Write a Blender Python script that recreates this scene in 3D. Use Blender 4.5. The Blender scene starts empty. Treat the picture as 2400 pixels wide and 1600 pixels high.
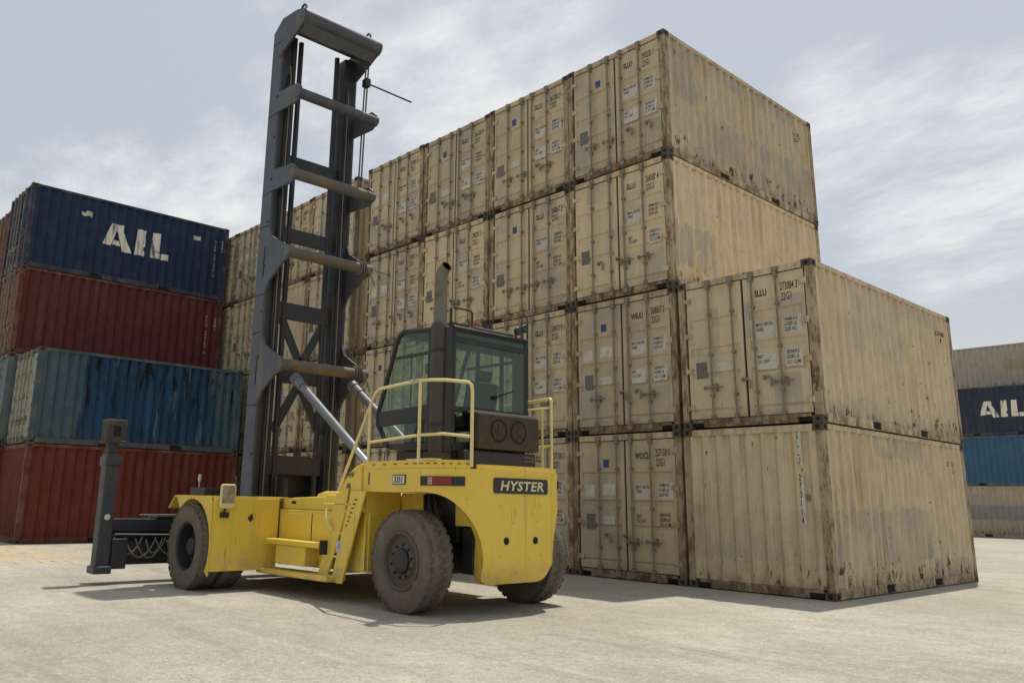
import bpy, bmesh, math, random
from mathutils import Vector, Matrix
R = math.radians
sc = bpy.context.scene
COL = sc.collection
rnd = random.Random(7)

# ------------------------------------------------------------------ materials
class NT:
    def __init__(s, name):
        s.m = bpy.data.materials.new(name); s.m.use_nodes = True
        s.t = s.m.node_tree; s.t.nodes.clear()
        s.out = s.n('ShaderNodeOutputMaterial')
    def n(s, typ, **kw):
        nd = s.t.nodes.new(typ)
        for k, v in kw.items():
            if k.startswith('i_'):
                key = k[2:]
                nd.inputs[int(key) if key.isdigit() else key.replace('_', ' ')].default_value = v
            else: setattr(nd, k, v)
        return nd
    def l(s, a, b): s.t.links.new(a, b)
    def setin(s, sock, v):
        if isinstance(v, (int, float, tuple, list)): sock.default_value = v
        else: s.l(v, sock)
    def math(s, op, a, b=0.0, c=0.0, clamp=False):
        nd = s.n('ShaderNodeMath', operation=op, use_clamp=clamp)
        for i, v in enumerate((a, b, c)): s.setin(nd.inputs[i], v)
        return nd.outputs[0]
    def vmath(s, op, a, b):
        nd = s.n('ShaderNodeVectorMath', operation=op)
        s.setin(nd.inputs[0], a); s.setin(nd.inputs[1], b)
        return nd.outputs[0]
    def mix(s, f, a, b, blend='MIX'):
        nd = s.n('ShaderNodeMix', data_type='RGBA', blend_type=blend)
        s.setin(nd.inputs[0], f); s.setin(nd.inputs[6], a); s.setin(nd.inputs[7], b)
        return nd.outputs[2]
    def noise(s, vec, scale, detail=4, rough=.55, w=None):
        nd = s.n('ShaderNodeTexNoise'); s.setin(nd.inputs['Vector'], vec)
        nd.inputs['Scale'].default_value = scale; nd.inputs['Detail'].default_value = detail
        nd.inputs['Roughness'].default_value = rough
        return nd.outputs[0]
    def ramp(s, v, a, b, lo=0.0, hi=1.0):
        nd = s.n('ShaderNodeMapRange', interpolation_type='SMOOTHSTEP')
        s.setin(nd.inputs[0], v); nd.inputs[1].default_value = a; nd.inputs[2].default_value = b
        nd.inputs[3].default_value = lo; nd.inputs[4].default_value = hi
        return nd.outputs[0]
    def pbr(s, col, rough=.6, metal=0.0, bump=None, bstr=.2, bdist=.01, spec=.35):
        p = s.n('ShaderNodeBsdfPrincipled')
        s.setin(p.inputs['Base Color'], col); s.setin(p.inputs['Roughness'], rough)
        s.setin(p.inputs['Metallic'], metal); p.inputs['Specular IOR Level'].default_value = spec
        if bump is not None:
            b = s.n('ShaderNodeBump'); b.inputs['Strength'].default_value = bstr
            b.inputs['Distance'].default_value = bdist
            s.l(bump, b.inputs['Height']); s.l(b.outputs[0], p.inputs['Normal'])
        s.l(p.outputs[0], s.out.inputs[0])
        return p

def c4(r, g, b): return (r, g, b, 1.0)

def steel_paint(name, rust=.5, streak=.5, patch=0.0, spots=.5, edge=.5, streakcol=(.42, .265, .10), grime=.5, base=None, graf=0.0, low=.35, gap_shade=0.0, pcell=(9.0, 2.1, .86), pwob=(0, .5, .45), pale=.30):
    """weathered container paint; base colour from the object's own colour, seed from its index"""
    s = NT(name)
    oi = s.n('ShaderNodeObjectInfo'); tc = s.n('ShaderNodeTexCoord')
    col = oi.outputs['Color'] if base is None else base
    seed = s.math('MULTIPLY', oi.outputs['Object Index'], 7.31)
    sv = s.n('ShaderNodeCombineXYZ'); s.l(seed, sv.inputs[0]); s.l(s.math('MULTIPLY', seed, .37), sv.inputs[1]); 
    obj = tc.outputs['Object']
    p = s.vmath('ADD', obj, sv.outputs[0])
    xyz = s.n('ShaderNodeSeparateXYZ'); s.l(obj, xyz.inputs[0])
    st = s.vmath('MULTIPLY', p, (7.0, 7.0, .35))
    st2 = s.vmath('MULTIPLY', p, (15.0, 15.0, .55))
    big = s.noise(p, .9, 5, .6)
    c = s.mix(s.ramp(big, .35, .75, 0, .45 * grime), col, s.mix(.55, col, c4(.20, .18, .15)))
    c = s.mix(s.ramp(s.noise(p, 2.3, 3, .6), 0.4, .7, 0, pale), c, s.mix(.35, c, c4(.62, .55, .42)))
    if gap_shade: c = s.mix(gap_shade, c, c4(.055, .035, .022))  # even dark brown mix, standing for the shade of gaps between columns
    if patch > 0:
        cell = s.n('ShaderNodeVectorMath', operation='SNAP'); wob = s.n('ShaderNodeTexNoise'); s.l(s.vmath('MULTIPLY', p, (1, 3.6, .9)), wob.inputs[0]); wob.inputs['Scale'].default_value = 1.5
        wsub = s.vmath('MULTIPLY', s.vmath('SUBTRACT', wob.outputs['Color'], (.5, .5, .5)), pwob)
        s.l(s.vmath('ADD', s.vmath('ADD', p, (.2, .33, .41)), wsub), cell.inputs[0]); cell.inputs[1].default_value = pcell
        wn = s.n('ShaderNodeTexWhiteNoise'); s.l(cell.outputs[0], wn.inputs[0])
        m = s.math('MULTIPLY', s.ramp(wn.outputs[0], .62, .66), s.ramp(s.noise(s.vmath('MULTIPLY', p, (1, 3, .7)), 1.5, 5, .65), .34, .62))
        c = s.mix(s.math('MULTIPLY', m, patch), c, c4(.31, .295, .27))
    sn = s.noise(st, 1.0, 5, .6)
    sm = s.math('MULTIPLY', s.ramp(sn, .50, .78), s.ramp(s.noise(p, .55, 2), .35, .62, .15, 1))
    c = s.mix(s.math('MULTIPLY', sm, streak), c, c4(*streakcol))
    dk = s.math('MULTIPLY', s.ramp(s.noise(st2, 1.0, 3, .6), .54, .72), .30 * streak)
    c = s.mix(dk, c, s.mix(.8, c, c4(.07, .05, .03)))
    if graf > 0:
        yy = s.math('ADD', xyz.outputs[1], s.math('MULTIPLY', s.math('SUBTRACT', s.noise(s.vmath('MULTIPLY', p, (1, 2.2, .25)), 1.2, 4, .6), .5), 1.6))
        inblue = s.math('MULTIPLY', s.ramp(yy, 1.30, 1.5), s.ramp(yy, 5.0, 5.3, 1, 0))
        c = s.mix(s.math('MULTIPLY', inblue, graf), c, s.mix(s.ramp(s.noise(s.vmath('MULTIPLY', p, (1, 2.4, .3)), 1.6, 5, .65), .35, .65), c4(.012, .060, .135), c4(.010, .036, .080)))
        sq = s.noise(s.vmath('MULTIPLY', p, (1, 2.6, .55)), 2.0, 5, .7)
        topm = s.ramp(xyz.outputs[2], .9, 2.3, 0, .09)
        c = s.mix(s.math('MULTIPLY', s.ramp(s.math('ADD', sq, topm), .60, .655), s.math('MULTIPLY', s.ramp(yy, 1.0, 1.6), .93)), c, c4(.008, .011, .016))
        c = s.mix(s.math('MULTIPLY', s.ramp(s.noise(s.vmath('MULTIPLY', p, (1, 2.1, .4)), 1.3, 5, .75), .58, .66), .45), c, c4(.15, .22, .26))
    # rust blotches with drips
    rn = s.noise(s.vmath('MULTIPLY', p, (5.0, 5.0, 2.2)), 1.6, 6, .7)
    nearz = s.ramp(xyz.outputs[2], .25, 1.5, 1, low)
    rm = s.math('MULTIPLY', s.ramp(s.math('MULTIPLY', rn, nearz), .60 - .05 * spots, .68 - .05 * spots), spots, clamp=True)
    c = s.mix(rm, c, s.mix(s.noise(p, 30, 3), c4(.045, .018, .008), c4(.20, .085, .03)))
    # tiny chips
    ch = s.noise(s.vmath('MULTIPLY', p, (1, 1, .55)), 11, 4, .7)
    c = s.mix(s.math('MULTIPLY', s.ramp(ch, .665, .70), min(1.0, 1.2 * spots)), c, c4(.07, .035, .02))
    if edge > 0:
        lowm = s.math('MULTIPLY', s.ramp(xyz.outputs[2], .05, .42, 1, 0), s.ramp(s.noise(p, 3.5, 5, .7), .35, .65))
        c = s.mix(s.math('MULTIPLY', lowm, edge), c, c4(.10, .062, .035))
    if rust > 0:
        fr = s.noise(s.vmath('MULTIPLY', p, (3, 3, 1.2)), 2.2, 6, .72)
        c = s.mix(s.math('MULTIPLY', s.ramp(fr, .42, .62), rust), c, s.mix(s.noise(p, 18, 3), c4(.05, .022, .010), c4(.19, .085, .032)))
    bump = s.noise(s.vmath('MULTIPLY', p, (1, 1, .6)), 2.4, 3, .5)
    s.pbr(c, s.ramp(big, .3, .7, .62, .82), 0, bump, .35, .045, .22)
    return s.m

def simple(name, col, rough=.6, metal=0.0, var=.25, dirt=None, dscale=6, dthr=(.5, .7), damt=.7, spec=.35, streak=False):
    s = NT(name); tc = s.n('ShaderNodeTexCoord'); p = tc.outputs['Object']
    n1 = s.noise(p, 1.7, 5, .6)
    c = s.mix(s.ramp(n1, .3, .75, 0, var), c4(*col), s.mix(.6, c4(*col), c4(.12, .10, .08)))
    if dirt:
        q = s.vmath('MULTIPLY', p, (1, 1, .14)) if streak else p
        c = s.mix(s.math('MULTIPLY', s.ramp(s.noise(q, dscale, 6, .7), *dthr), damt), c, c4(*dirt))
    s.pbr(c, s.ramp(n1, .3, .7, max(.05, rough - .1), min(1, rough + .1)), metal, s.noise(p, 9, 3), .08, .01, spec)
    return s.m

M = {}
M['panel'] = steel_paint('container panel paint', rust=.15, streak=1.0, patch=.30, spots=1.05)
M['panel_patched'] = steel_paint('container panel paint with overpainted patches', rust=.16, streak=1.0, patch=.62, spots=1.25)
M['panel_plain'] = steel_paint('container panel paint dull', rust=.0, streak=.18, spots=.10, streakcol=(.22, .17, .14), edge=.12, grime=.15, pale=.06)
M['panel_scrawl'] = steel_paint('container panel paint flaking and scrawled', rust=.03, streak=.25, spots=.15, graf=.9, streakcol=(.2, .22, .22), edge=.6, pale=.1)
M['door'] = steel_paint('container door paint', rust=.05, streak=.55, patch=.55, spots=.30, streakcol=(.33, .20, .10), edge=.45, grime=.8, pcell=(.46, 9.0, .62), pwob=(.05, 0, .05))
M['frame'] = steel_paint('container rail paint rusty', rust=.45, streak=.6, spots=.7, edge=.8, low=.8)
M['frame_post'] = steel_paint('container post paint rusty with gap shade', rust=.80, streak=.6, spots=.9, edge=.8, low=.9, gap_shade=.38)  # real rust, plus gap and seal shade mixed into the colour
M['frame_dull_post'] = steel_paint('container post paint dull', rust=.35, streak=.4, spots=.5, edge=.4)
M['frame_dull'] = steel_paint('container frame paint dull', rust=.22, streak=.4, spots=.4, edge=.4)
M['casting'] = simple('corner casting steel', (.075, .062, .052), .75, 0, .4, (.13, .06, .028), 5, (.42, .62), .8)
M['bar'] = simple('galvanised bar', (.24, .215, .155), .68, .1, .3, (.16, .095, .045), 4, (.52, .68), .7)
M['dark_seal'] = simple('black rubber seal', (.018, .017, .015), .8)
M['painted_dark'] = simple('near-black paint for hollow shade', (.012, .011, .010), .95)  # near-black colour holding the shade of hollows; also on small black fittings
M['band_grey'] = simple('faded grey paint band', (.26, .245, .225), .7, 0, .4, (.36, .30, .2), 6, (.55, .7), .6, streak=True)
M['band_olive'] = simple('faded olive paint band', (.33, .31, .17), .7, 0, .4, (.36, .33, .25), 6, (.5, .7), .6, streak=True)
M['ink'] = simple('black stencil ink', (.022, .020, .018), .75, 0, .3, (.30, .25, .17), 25, (.56, .66), .8)
M['plate_white'] = simple('faded white plate', (.58, .55, .47), .65, 0, .3, (.36, .29, .19), 14, (.5, .66), .7)
M['plate_grey'] = simple('dull data plate', (.17, .155, .135), .5, .3, .3, (.10, .06, .04), 12)
M['plate_blue'] = simple('blue sticker', (.035, .065, .17), .5)
M['letter'] = simple('flaking white lettering', (.74, .70, .58), .7, 0, .2, (.045, .055, .085), 6.5, (.57, .63), .85, streak=True)
M['yellow_rail'] = simple('pale yellow rail paint', (.72, .60, .28), .5, 0, .2, (.20, .12, .05), 9, (.58, .7), .6)
M['mast'] = simple('grey mast steel', (.068, .077, .095), .5, .2, .35, (.16, .125, .085), 4, (.50, .70), .7, streak=True)
M['post'] = simple('dark painted post', (.042, .050, .056), .5, .2, .35, (.12, .095, .07), 4, (.5, .7), .6, streak=True)
M['head'] = simple('rusty dark head', (.050, .042, .036), .7, .1, .4, (.13, .085, .05), 5, (.45, .66), .7)
M['mast_dark'] = simple('greasy dark steel', (.030, .034, .042), .5, .2, .4, (.075, .05, .032), 3.5, (.5, .7), .8)
M['mast_rust'] = simple('dusty grey tube', (.115, .105, .092), .6, .1, .4, (.20, .13, .065), 2.2, (.46, .66), .75)
M['black'] = simple('black cab paint', (.016, .018, .018), .45, 0, .3, (.07, .055, .035), 4, (.5, .75), .6)
M['brown_box'] = simple('dusty brown housing', (.042, .029, .018), .7, 0, .4, (.085, .056, .03), 6, (.42, .7), .7)
M['stack'] = simple('sooty exhaust steel', (.060, .052, .042), .6, .2, .4, (.10, .075, .05), 5, (.45, .7), .6)
M['pipe'] = simple('dusty exhaust pipe', (.17, .150, .115), .65, .2, .3, (.08, .05, .03), 5, (.5, .7), .6)
M['tyre'] = simple('dusty tyre rubber', (.125, .104, .078), .9, 0, .3, (.175, .148, .112), 3, (.36, .66), .75, .15)
M['tread'] = simple('worn tyre tread', (.085, .077, .064), .9, 0, .3, (.15, .132, .104), 7, (.45, .68), .7, .15)
M['rim'] = simple('dusty wheel rim', (.115, .098, .075), .7, .1, .4, (.125, .098, .068), 5, (.4, .66), .7)
M['hub'] = simple('dark wheel hub', (.034, .034, .038), .55, .2, .3)
M['chrome'] = simple('chromed rod', (.42, .44, .46), .28, .85, .1)
M['cyl'] = simple('pale grey cylinder', (.155, .165, .18), .45, .3, .3, (.08, .06, .045), 5, (.55, .7), .5)
M['red_lens'] = simple('red tail lens', (.22, .018, .012), .25)
M['pink_lens'] = simple('pale lens', (.42, .25, .20), .25)
M['white'] = simple('white sign paint', (.62, .60, .54), .5, 0, .2, (.3, .26, .2), 20, (.55, .7), .5)
M['badge'] = simple('black badge', (.020, .024, .024), .45)
M['badge_letter'] = simple('badge lettering', (.66, .58, .30), .45)
M['hose'] = simple('grey hose', (.16, .15, .14), .6)
M['seat'] = simple('dark seat cloth', (.020, .024, .026), .8)
M['mirror_face'] = simple('mirror glass', (.45, .45, .42), .22, .6, .3, (.12, .10, .08), 4, (.45, .6), .6)
M['sticker'] = simple('pale warning sticker', (.50, .47, .42), .55, 0, .2, (.10, .08, .07), 16, (.55, .6), .8)
M['orange'] = simple('amber beacon', (.30, .10, .03), .4)

def yellow_paint():
    s = NT('yellow machine paint'); tc = s.n('ShaderNodeTexCoord'); p = tc.outputs['Object']
    c = s.mix(s.ramp(s.noise(p, 1.3, 5, .6), .3, .75, 0, .35), c4(.74, .525, .070), c4(.58, .395, .06))
    c = s.mix(s.ramp(s.noise(s.vmath('MULTIPLY', p, (9, 9, .5)), 1.0, 5, .6), .55, .75, 0, .40), c, c4(.36, .24, .05))
    c = s.mix(s.math('MULTIPLY', s.ramp(s.noise(s.vmath('MULTIPLY', p, (26, 26, 1.3)), 1.0, 4, .6), .64, .70), s.ramp(s.noise(p, .9, 3, .5), .45, .62, 0, .75)), c, c4(.07, .05, .025))
    c = s.mix(s.math('MULTIPLY', s.ramp(s.noise(p, 13, 5, .75), .66, .70), .85), c, c4(.10, .055, .025))
    z = s.n('ShaderNodeSeparateXYZ'); s.l(p, z.inputs[0])
    c = s.mix(s.math('MULTIPLY', s.ramp(z.outputs[2], .25, .75, .8, 0), s.ramp(s.noise(p, 6, 5, .75), .42, .66)), c, c4(.42, .34, .20))
    s.pbr(c, s.ramp(s.noise(p, 3, 5, .6), .3, .7, .32, .60), 0, s.noise(p, 2.2, 3), .12, .02, .45)
    return s.m
M['yellow'] = yellow_paint()
def glass():
    s = NT('green tinted glass')
    t = s.n('ShaderNodeBsdfTransparent'); t.inputs[0].default_value = c4(.80, .885, .82)
    g = s.n('ShaderNodeBsdfGlossy'); g.inputs['Roughness'].default_value = .03; g.inputs[0].default_value = c4(.9, .95, .92)
    f = s.n('ShaderNodeLayerWeight'); f.inputs[0].default_value = .5
    d = s.n('ShaderNodeBsdfDiffuse'); d.inputs[0].default_value = c4(.20, .22, .18)
    tc = s.n('ShaderNodeTexCoord')
    m0 = s.n('ShaderNodeMixShader'); s.l(s.ramp(s.noise(tc.outputs['Object'], 2.2, 4, .6)  , .3, .8, .02, .09), m0.inputs[0])
    s.l(t.outputs[0], m0.inputs[1]); s.l(d.outputs[0], m0.inputs[2])
    m = s.n('ShaderNodeMixShader'); s.l(s.math('ADD', s.math('MULTIPLY', s.math('POWER', f.outputs['Facing'], 4.0), .5), .035), m.inputs[0])
    s.l(m0.outputs[0], m.inputs[1]); s.l(g.outputs[0], m.inputs[2]); s.l(m.outputs[0], s.out.inputs[0])
    return s.m
M['glass'] = glass()

def ground_mat():
    s = NT('pale concrete yard'); tc = s.n('ShaderNodeTexCoord'); p = tc.outputs['Object']
    xyz = s.n('ShaderNodeSeparateXYZ'); s.l(p, xyz.inputs[0])
    c = s.mix(s.ramp(s.noise(p, .22, 6, .62), .34, .68), c4(.36, .333, .270), c4(.49, .457, .375))
    c = s.mix(s.ramp(s.noise(p, 1.3, 6, .68), .40, .68, 0, .45), c, c4(.30, .275, .215))
    rot = s.n('ShaderNodeMapping'); s.l(p, rot.inputs[0]); rot.inputs['Rotation'].default_value = (0, 0, R(-24)); rot.inputs['Scale'].default_value = (.16, 1.5, 1)
    c = s.mix(s.ramp(s.noise(rot.outputs[0], 1.1, 6, .66), .50, .74, 0, .55), c, c4(.245, .225, .185))
    rot2 = s.n('ShaderNodeMapping'); s.l(p, rot2.inputs[0]); rot2.inputs['Rotation'].default_value = (0, 0, R(9)); rot2.inputs['Scale'].default_value = (.10, 1.9, 1)
    c = s.mix(s.ramp(s.noise(rot2.outputs[0], 1.7, 5, .6), .54, .72, 0, .42), c, c4(.54, .50, .40))
    c = s.mix(s.ramp(s.noise(p, 3.4, 6, .75), .46, .66, 0, .45), c, c4(.26, .24, .19))
    c = s.mix(s.ramp(s.noise(p, 14, 5, .8), .48, .64, 0, .50), c, c4(.21, .195, .16))
    c = s.mix(s.ramp(s.noise(p, 11, 5, .8), .55, .68, 0, .60), c, c4(.62, .58, .48))
    c = s.mix(s.ramp(s.noise(p, 45, 3, .75), .50, .64, 0, .55), c, c4(.17, .16, .13))
    c = s.mix(s.ramp(s.noise(p, 33, 3, .75), .58, .68, 0, .60), c, c4(.68, .64, .54))
    c = s.mix(s.ramp(s.noise(p, 2.3, 4, .82), .735, .76, 0, .6), c, c4(.10, .09, .075))
    # long dark tyre scuffs
    for ang, off, sc in ((31, 2.0, .33), (38, 5.1, .27), (12, 8.3, .22)):
        rt = s.n('ShaderNodeMapping'); s.l(p, rt.inputs[0]); rt.inputs['Rotation'].default_value = (0, 0, R(-ang)); rt.inputs['Scale'].default_value = (.05, sc, 1); rt.inputs['Location'].default_value = (off, off * .7, 0)
        c = s.mix(s.math('MULTIPLY', s.ramp(s.noise(rt.outputs[0], 2.6, 7, .7), .57, .66), s.ramp(s.noise(p, 2.0, 5, .7), .36, .62, 0, .42)), c, c4(.20, .185, .155))
    # drifted sand by the dark red containers
    dx = s.math('MULTIPLY', s.math('ADD', xyz.outputs[0], 15.2), .24); dy = s.math('MULTIPLY', s.math('ADD', xyz.outputs[1], 7.6), .62)
    r2 = s.math('ADD', s.math('MULTIPLY', dx, dx), s.math('MULTIPLY', dy, dy))
    r2 = s.math('ADD', r2, s.math('MULTIPLY', s.math('SUBTRACT', s.noise(p, 1.2, 5, .65), .5), 2.4))
    c = s.mix(s.math('MULTIPLY', s.ramp(r2, .35, 1.15, .72, 0), s.ramp(s.noise(p, 3.1, 5, .7), .34, .60)), c, c4(.54, .41, .24))
    sp = s.math('MULTIPLY', s.ramp(s.noise(rot2.outputs[0], 7, 5, .7), .56, .64), s.ramp(r2, .2, 1.2, .8, 0))
    c = s.mix(sp, c, c4(.13, .09, .05))
    h = s.math('ADD', s.math('MULTIPLY', s.noise(p, 30, 5, .8), .8), s.noise(p, 1.6, 4, .6))
    s.pbr(c, .9, 0, h, .55, .02, .15)
    return s.m
M['ground'] = ground_mat()

# ------------------------------------------------------------------ mesh building
class MB:
    def __init__(s): s.v = []; s.f = []; s.mi = []
    def add(s, vs, fs, mi=0):
        o = len(s.v); s.v += [Vector(v) for v in vs]
        for f in fs: s.f.append([i + o for i in f]); s.mi.append(mi)
        return s
    def box(s, x0, x1, y0, y1, z0, z1, mi=0):
        vs = [(x, y, z) for x in (x0, x1) for y in (y0, y1) for z in (z0, z1)]
        return s.add(vs, [(0, 1, 3, 2), (4, 6, 7, 5), (0, 4, 5, 1), (2, 3, 7, 6), (0, 2, 6, 4), (1, 5, 7, 3)], mi)
    def prism(s, pts, fn, t0, t1, mi=0):
        """outline pts (a,b) placed by fn(a,b,t) at t0 and t1"""
        n = len(pts)
        vs = [fn(a, b, t0) for a, b in pts] + [fn(a, b, t1) for a, b in pts]
        fs = [tuple(range(n))[::-1], tuple(range(n, 2 * n))] + [(i, (i + 1) % n, n + (i + 1) % n, n + i) for i in range(n)]
        return s.add(vs, fs, mi)
    def xz(s, pts, y0, y1, mi=0): return s.prism(pts, lambda a, b, t: (a, t, b), y0, y1, mi)
    def xy(s, pts, z0, z1, mi=0): return s.prism(pts, lambda a, b, t: (a, b, t), z0, z1, mi)
    def yz(s, pts, x0, x1, mi=0): return s.prism(pts, lambda a, b, t: (t, a, b), x0, x1, mi)
    def tube(s, pts, r, n=10, mi=0, caps=True):
        pts = [Vector(p) for p in pts]; k = len(pts)
        rs = r if isinstance(r, (list, tuple)) else [r] * k
        T = []
        for i in range(k):
            a = pts[min(i + 1, k - 1)] - pts[max(i - 1, 0)]
            T.append(a.normalized())
        up = Vector((0, 0, 1)) if abs(T[0].z) < .9 else Vector((1, 0, 0))
        nrm = (up - T[0] * up.dot(T[0])).normalized(); vs = []
        for i in range(k):
            nrm = (nrm - T[i] * nrm.dot(T[i])).normalized(); b = T[i].cross(nrm)
            m = 1.0
            if 0 < i < k - 1:
                ca = (pts[i] - pts[i - 1]).normalized().dot((pts[i + 1] - pts[i]).normalized())
                m = 1 / max(.6, math.sqrt(max(.01, (1 + ca) / 2)))
            for j in range(n):
                a = 2 * math.pi * j / n
                vs.append(pts[i] + (nrm * math.cos(a) + b * math.sin(a)) * rs[i] * (m if m < 1.3 else 1.3))
        fs = [(i * n + j, i * n + (j + 1) % n, (i + 1) * n + (j + 1) % n, (i + 1) * n + j) for i in range(k - 1) for j in range(n)]
        if caps: fs += [tuple(range(n))[::-1], tuple(range((k - 1) * n, k * n))]
        return s.add(vs, fs, mi)
    def lathe(s, prof, n, origin, axis='y', mi=0, closed=False, caps=True):
        """prof: (radius, offset along axis)"""
        vs = []; ox, oy, oz = origin
        for r, t in prof:
            for j in range(n):
                a = 2 * math.pi * j / n; u, w = r * math.cos(a), r * math.sin(a)
                vs.append((ox + u, oy + t, oz + w) if axis == 'y' else (ox + t, oy + u, oz + w) if axis == 'x' else (ox + u, oy + w, oz + t))
        k = len(prof); fs = []
        for i in range(k if closed else k - 1):
            i2 = (i + 1) % k
            fs += [(i * n + j, i * n + (j + 1) % n, i2 * n + (j + 1) % n, i2 * n + j) for j in range(n)]
        if not closed and caps:
            if prof[0][0] > 1e-4: fs.append(tuple(range(n)))
            if prof[-1][0] > 1e-4: fs.append(tuple(range((k - 1) * n, k * n)))
        return s.add(vs, fs, mi)
    def mirror_y(s, yc):
        m = MB(); m.v = [Vector((v.x, 2 * yc - v.y, v.z)) for v in s.v]; m.f = [f[::-1] for f in s.f]; m.mi = list(s.mi)
        return m
    def merge(s, o):
        k = len(s.v); s.v += o.v; s.f += [[i + k for i in f] for f in o.f]; s.mi += o.mi
        return s
    def mesh(s, name, mats, origin=(0, 0, 0), smooth=True):
        me = bpy.data.meshes.new(name); og = Vector(origin)
        me.from_pydata([tuple(v - og) for v in s.v], [], s.f)
        for m in (mats if isinstance(mats, (list, tuple)) else [mats]): me.materials.append(M[m] if isinstance(m, str) else m)
        me.polygons.foreach_set('material_index', s.mi)
        bm = bmesh.new(); bm.from_mesh(me); bmesh.ops.recalc_face_normals(bm, faces=bm.faces); bm.to_mesh(me); bm.free()
        if smooth:
            me.polygons.foreach_set('use_smooth', [True] * len(me.polygons)); me.set_sharp_from_angle(angle=R(32))
        me.update(); return me
    def build(s, name, mats, parent=None, bevel=0.0, smooth=True):
        og = world_loc(parent) if parent else Vector((0, 0, 0))
        o = put(name, s.mesh(name, mats, og, smooth), parent)
        if bevel:
            b = o.modifiers.new('bevel', 'BEVEL'); b.width = bevel; b.segments = 2; b.limit_method = 'ANGLE'; b.angle_limit = R(40)
            b.harden_normals = False
        return o

def world_loc(o):
    v = Vector((0, 0, 0))
    while o: v += o.location; o = o.parent
    return v

def put(name, mesh, parent=None):
    o = bpy.data.objects.new(name, mesh); COL.objects.link(o)
    if parent: o.parent = parent
    return o

def thing(name, label, cat, loc=(0, 0, 0), rz=0.0, group=None):
    o = bpy.data.objects.new(name, None); COL.objects.link(o)
    o.location = loc; o.rotation_euler = (0, 0, rz); o.empty_display_size = .3
    o['label'] = label; o['category'] = cat
    if group: o['group'] = group
    return o

_tx = {}
def text_mb(txt, size, at, right, up, nrm, align='LEFT', bold=.0, shear=0.0, space=1.0, lead=1.0, thick=.002, xs=1.0):
    key = (txt, align, bold, shear, space, lead)
    if key not in _tx:
        cu = bpy.data.curves.new('t', 'FONT'); cu.body = txt; cu.size = 1.0; cu.align_x = align; cu.offset = bold
        cu.shear = shear; cu.space_character = space; cu.space_line = lead; cu.resolution_u = 2
        ob = bpy.data.objects.new('t', cu); COL.objects.link(ob)
        me = bpy.data.meshes.new_from_object(ob.evaluated_get(bpy.context.evaluated_depsgraph_get()))
        _tx[key] = ([v.co.copy() for v in me.vertices], [list(p.vertices) for p in me.polygons])
        bpy.data.objects.remove(ob); bpy.data.curves.remove(cu); bpy.data.meshes.remove(me)
    vs, fs = _tx[key]; at, right, up, nrm = map(Vector, (at, right, up, nrm))
    m = MB(); m.add([at + right * v.x * size * xs + up * v.y * size + nrm * thick for v in vs], fs)
    return m

# ------------------------------------------------------------------ shipping container (20 ft)
W, L, H = 2.438, 6.058, 2.591
PD = .036

def corr(u0, u1, pitch, depth):
    """breakpoints (u, inset) of a trapezoid corrugation between u0 and u1, inset 0 = outer crest"""
    n = max(1, round((u1 - u0) / pitch)); p = (u1 - u0) / n; out = [(u0, 0.0)]
    for i in range(n):
        a = u0 + i * p
        out += [(a + p * .26, 0.0), (a + p * .50, depth), (a + p * .76, depth), (a + p, 0.0)]
    return out
SIDE = corr(.17, L - .17, .278, .048)
ENDC = corr(.16, W - .16, .250, .045)
def prof_at(bp, u):
    if u <= bp[0][0]: return 0.0
    for (a, da), (b, db) in zip(bp, bp[1:]):
        if a <= u <= b: return da + (db - da) * (u - a) / (b - a)
    return 0.0

def c_frame():
    m = MB(); h = W / 2
    pw = .14
    for sx in (-1, 1):
        for y0 in (0, L - pw):
            x0, x1 = sorted((sx * h, sx * (h - .12)))
            m.box(x0 + .002, x1 - .002, y0 + .004, y0 + pw - .004, .115, H - .115, 2)
        # top and bottom side rails, the lower one broken by two fork pockets
        a, b = sorted((sx * (h - .004), sx * (h - .066)))
        m.box(a, b, .175, L - .175, H - .085, H - .008)
        ys = [.175, L / 2 - 1.20, L / 2 - .85, L / 2 + .85, L / 2 + 1.20, L - .175]
        a, b = sorted((sx * (h - .006), sx * (h - .09)))
        for i in (0, 2, 4): m.box(a, b, ys[i], ys[i + 1], .018, .165)
        for i in (1, 3):
            m.box(a, b, ys[i], ys[i + 1], .148, .165); m.box(a, b, ys[i], ys[i + 1], .018, .026)
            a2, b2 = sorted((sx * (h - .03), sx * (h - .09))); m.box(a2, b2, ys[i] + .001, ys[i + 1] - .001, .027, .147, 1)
    for y0, y1 in ((.012, .10), (L - .10, L - .012)):
        m.box(-h + .122, h - .122, y0, y1, H - .12, H - .014)
        m.box(-h + .40, h - .40, y0, y1, .02, .15, 2)
        for sx in (-1, 1):      # notches beside the corner castings
            a, b = sorted((sx * (h - .18), sx * (h - .40)))
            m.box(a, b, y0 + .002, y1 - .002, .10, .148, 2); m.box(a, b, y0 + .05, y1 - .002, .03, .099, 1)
    m.box(-h + .07, h - .07, .11, L - .11, .10, .155, 1)
    return m
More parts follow.
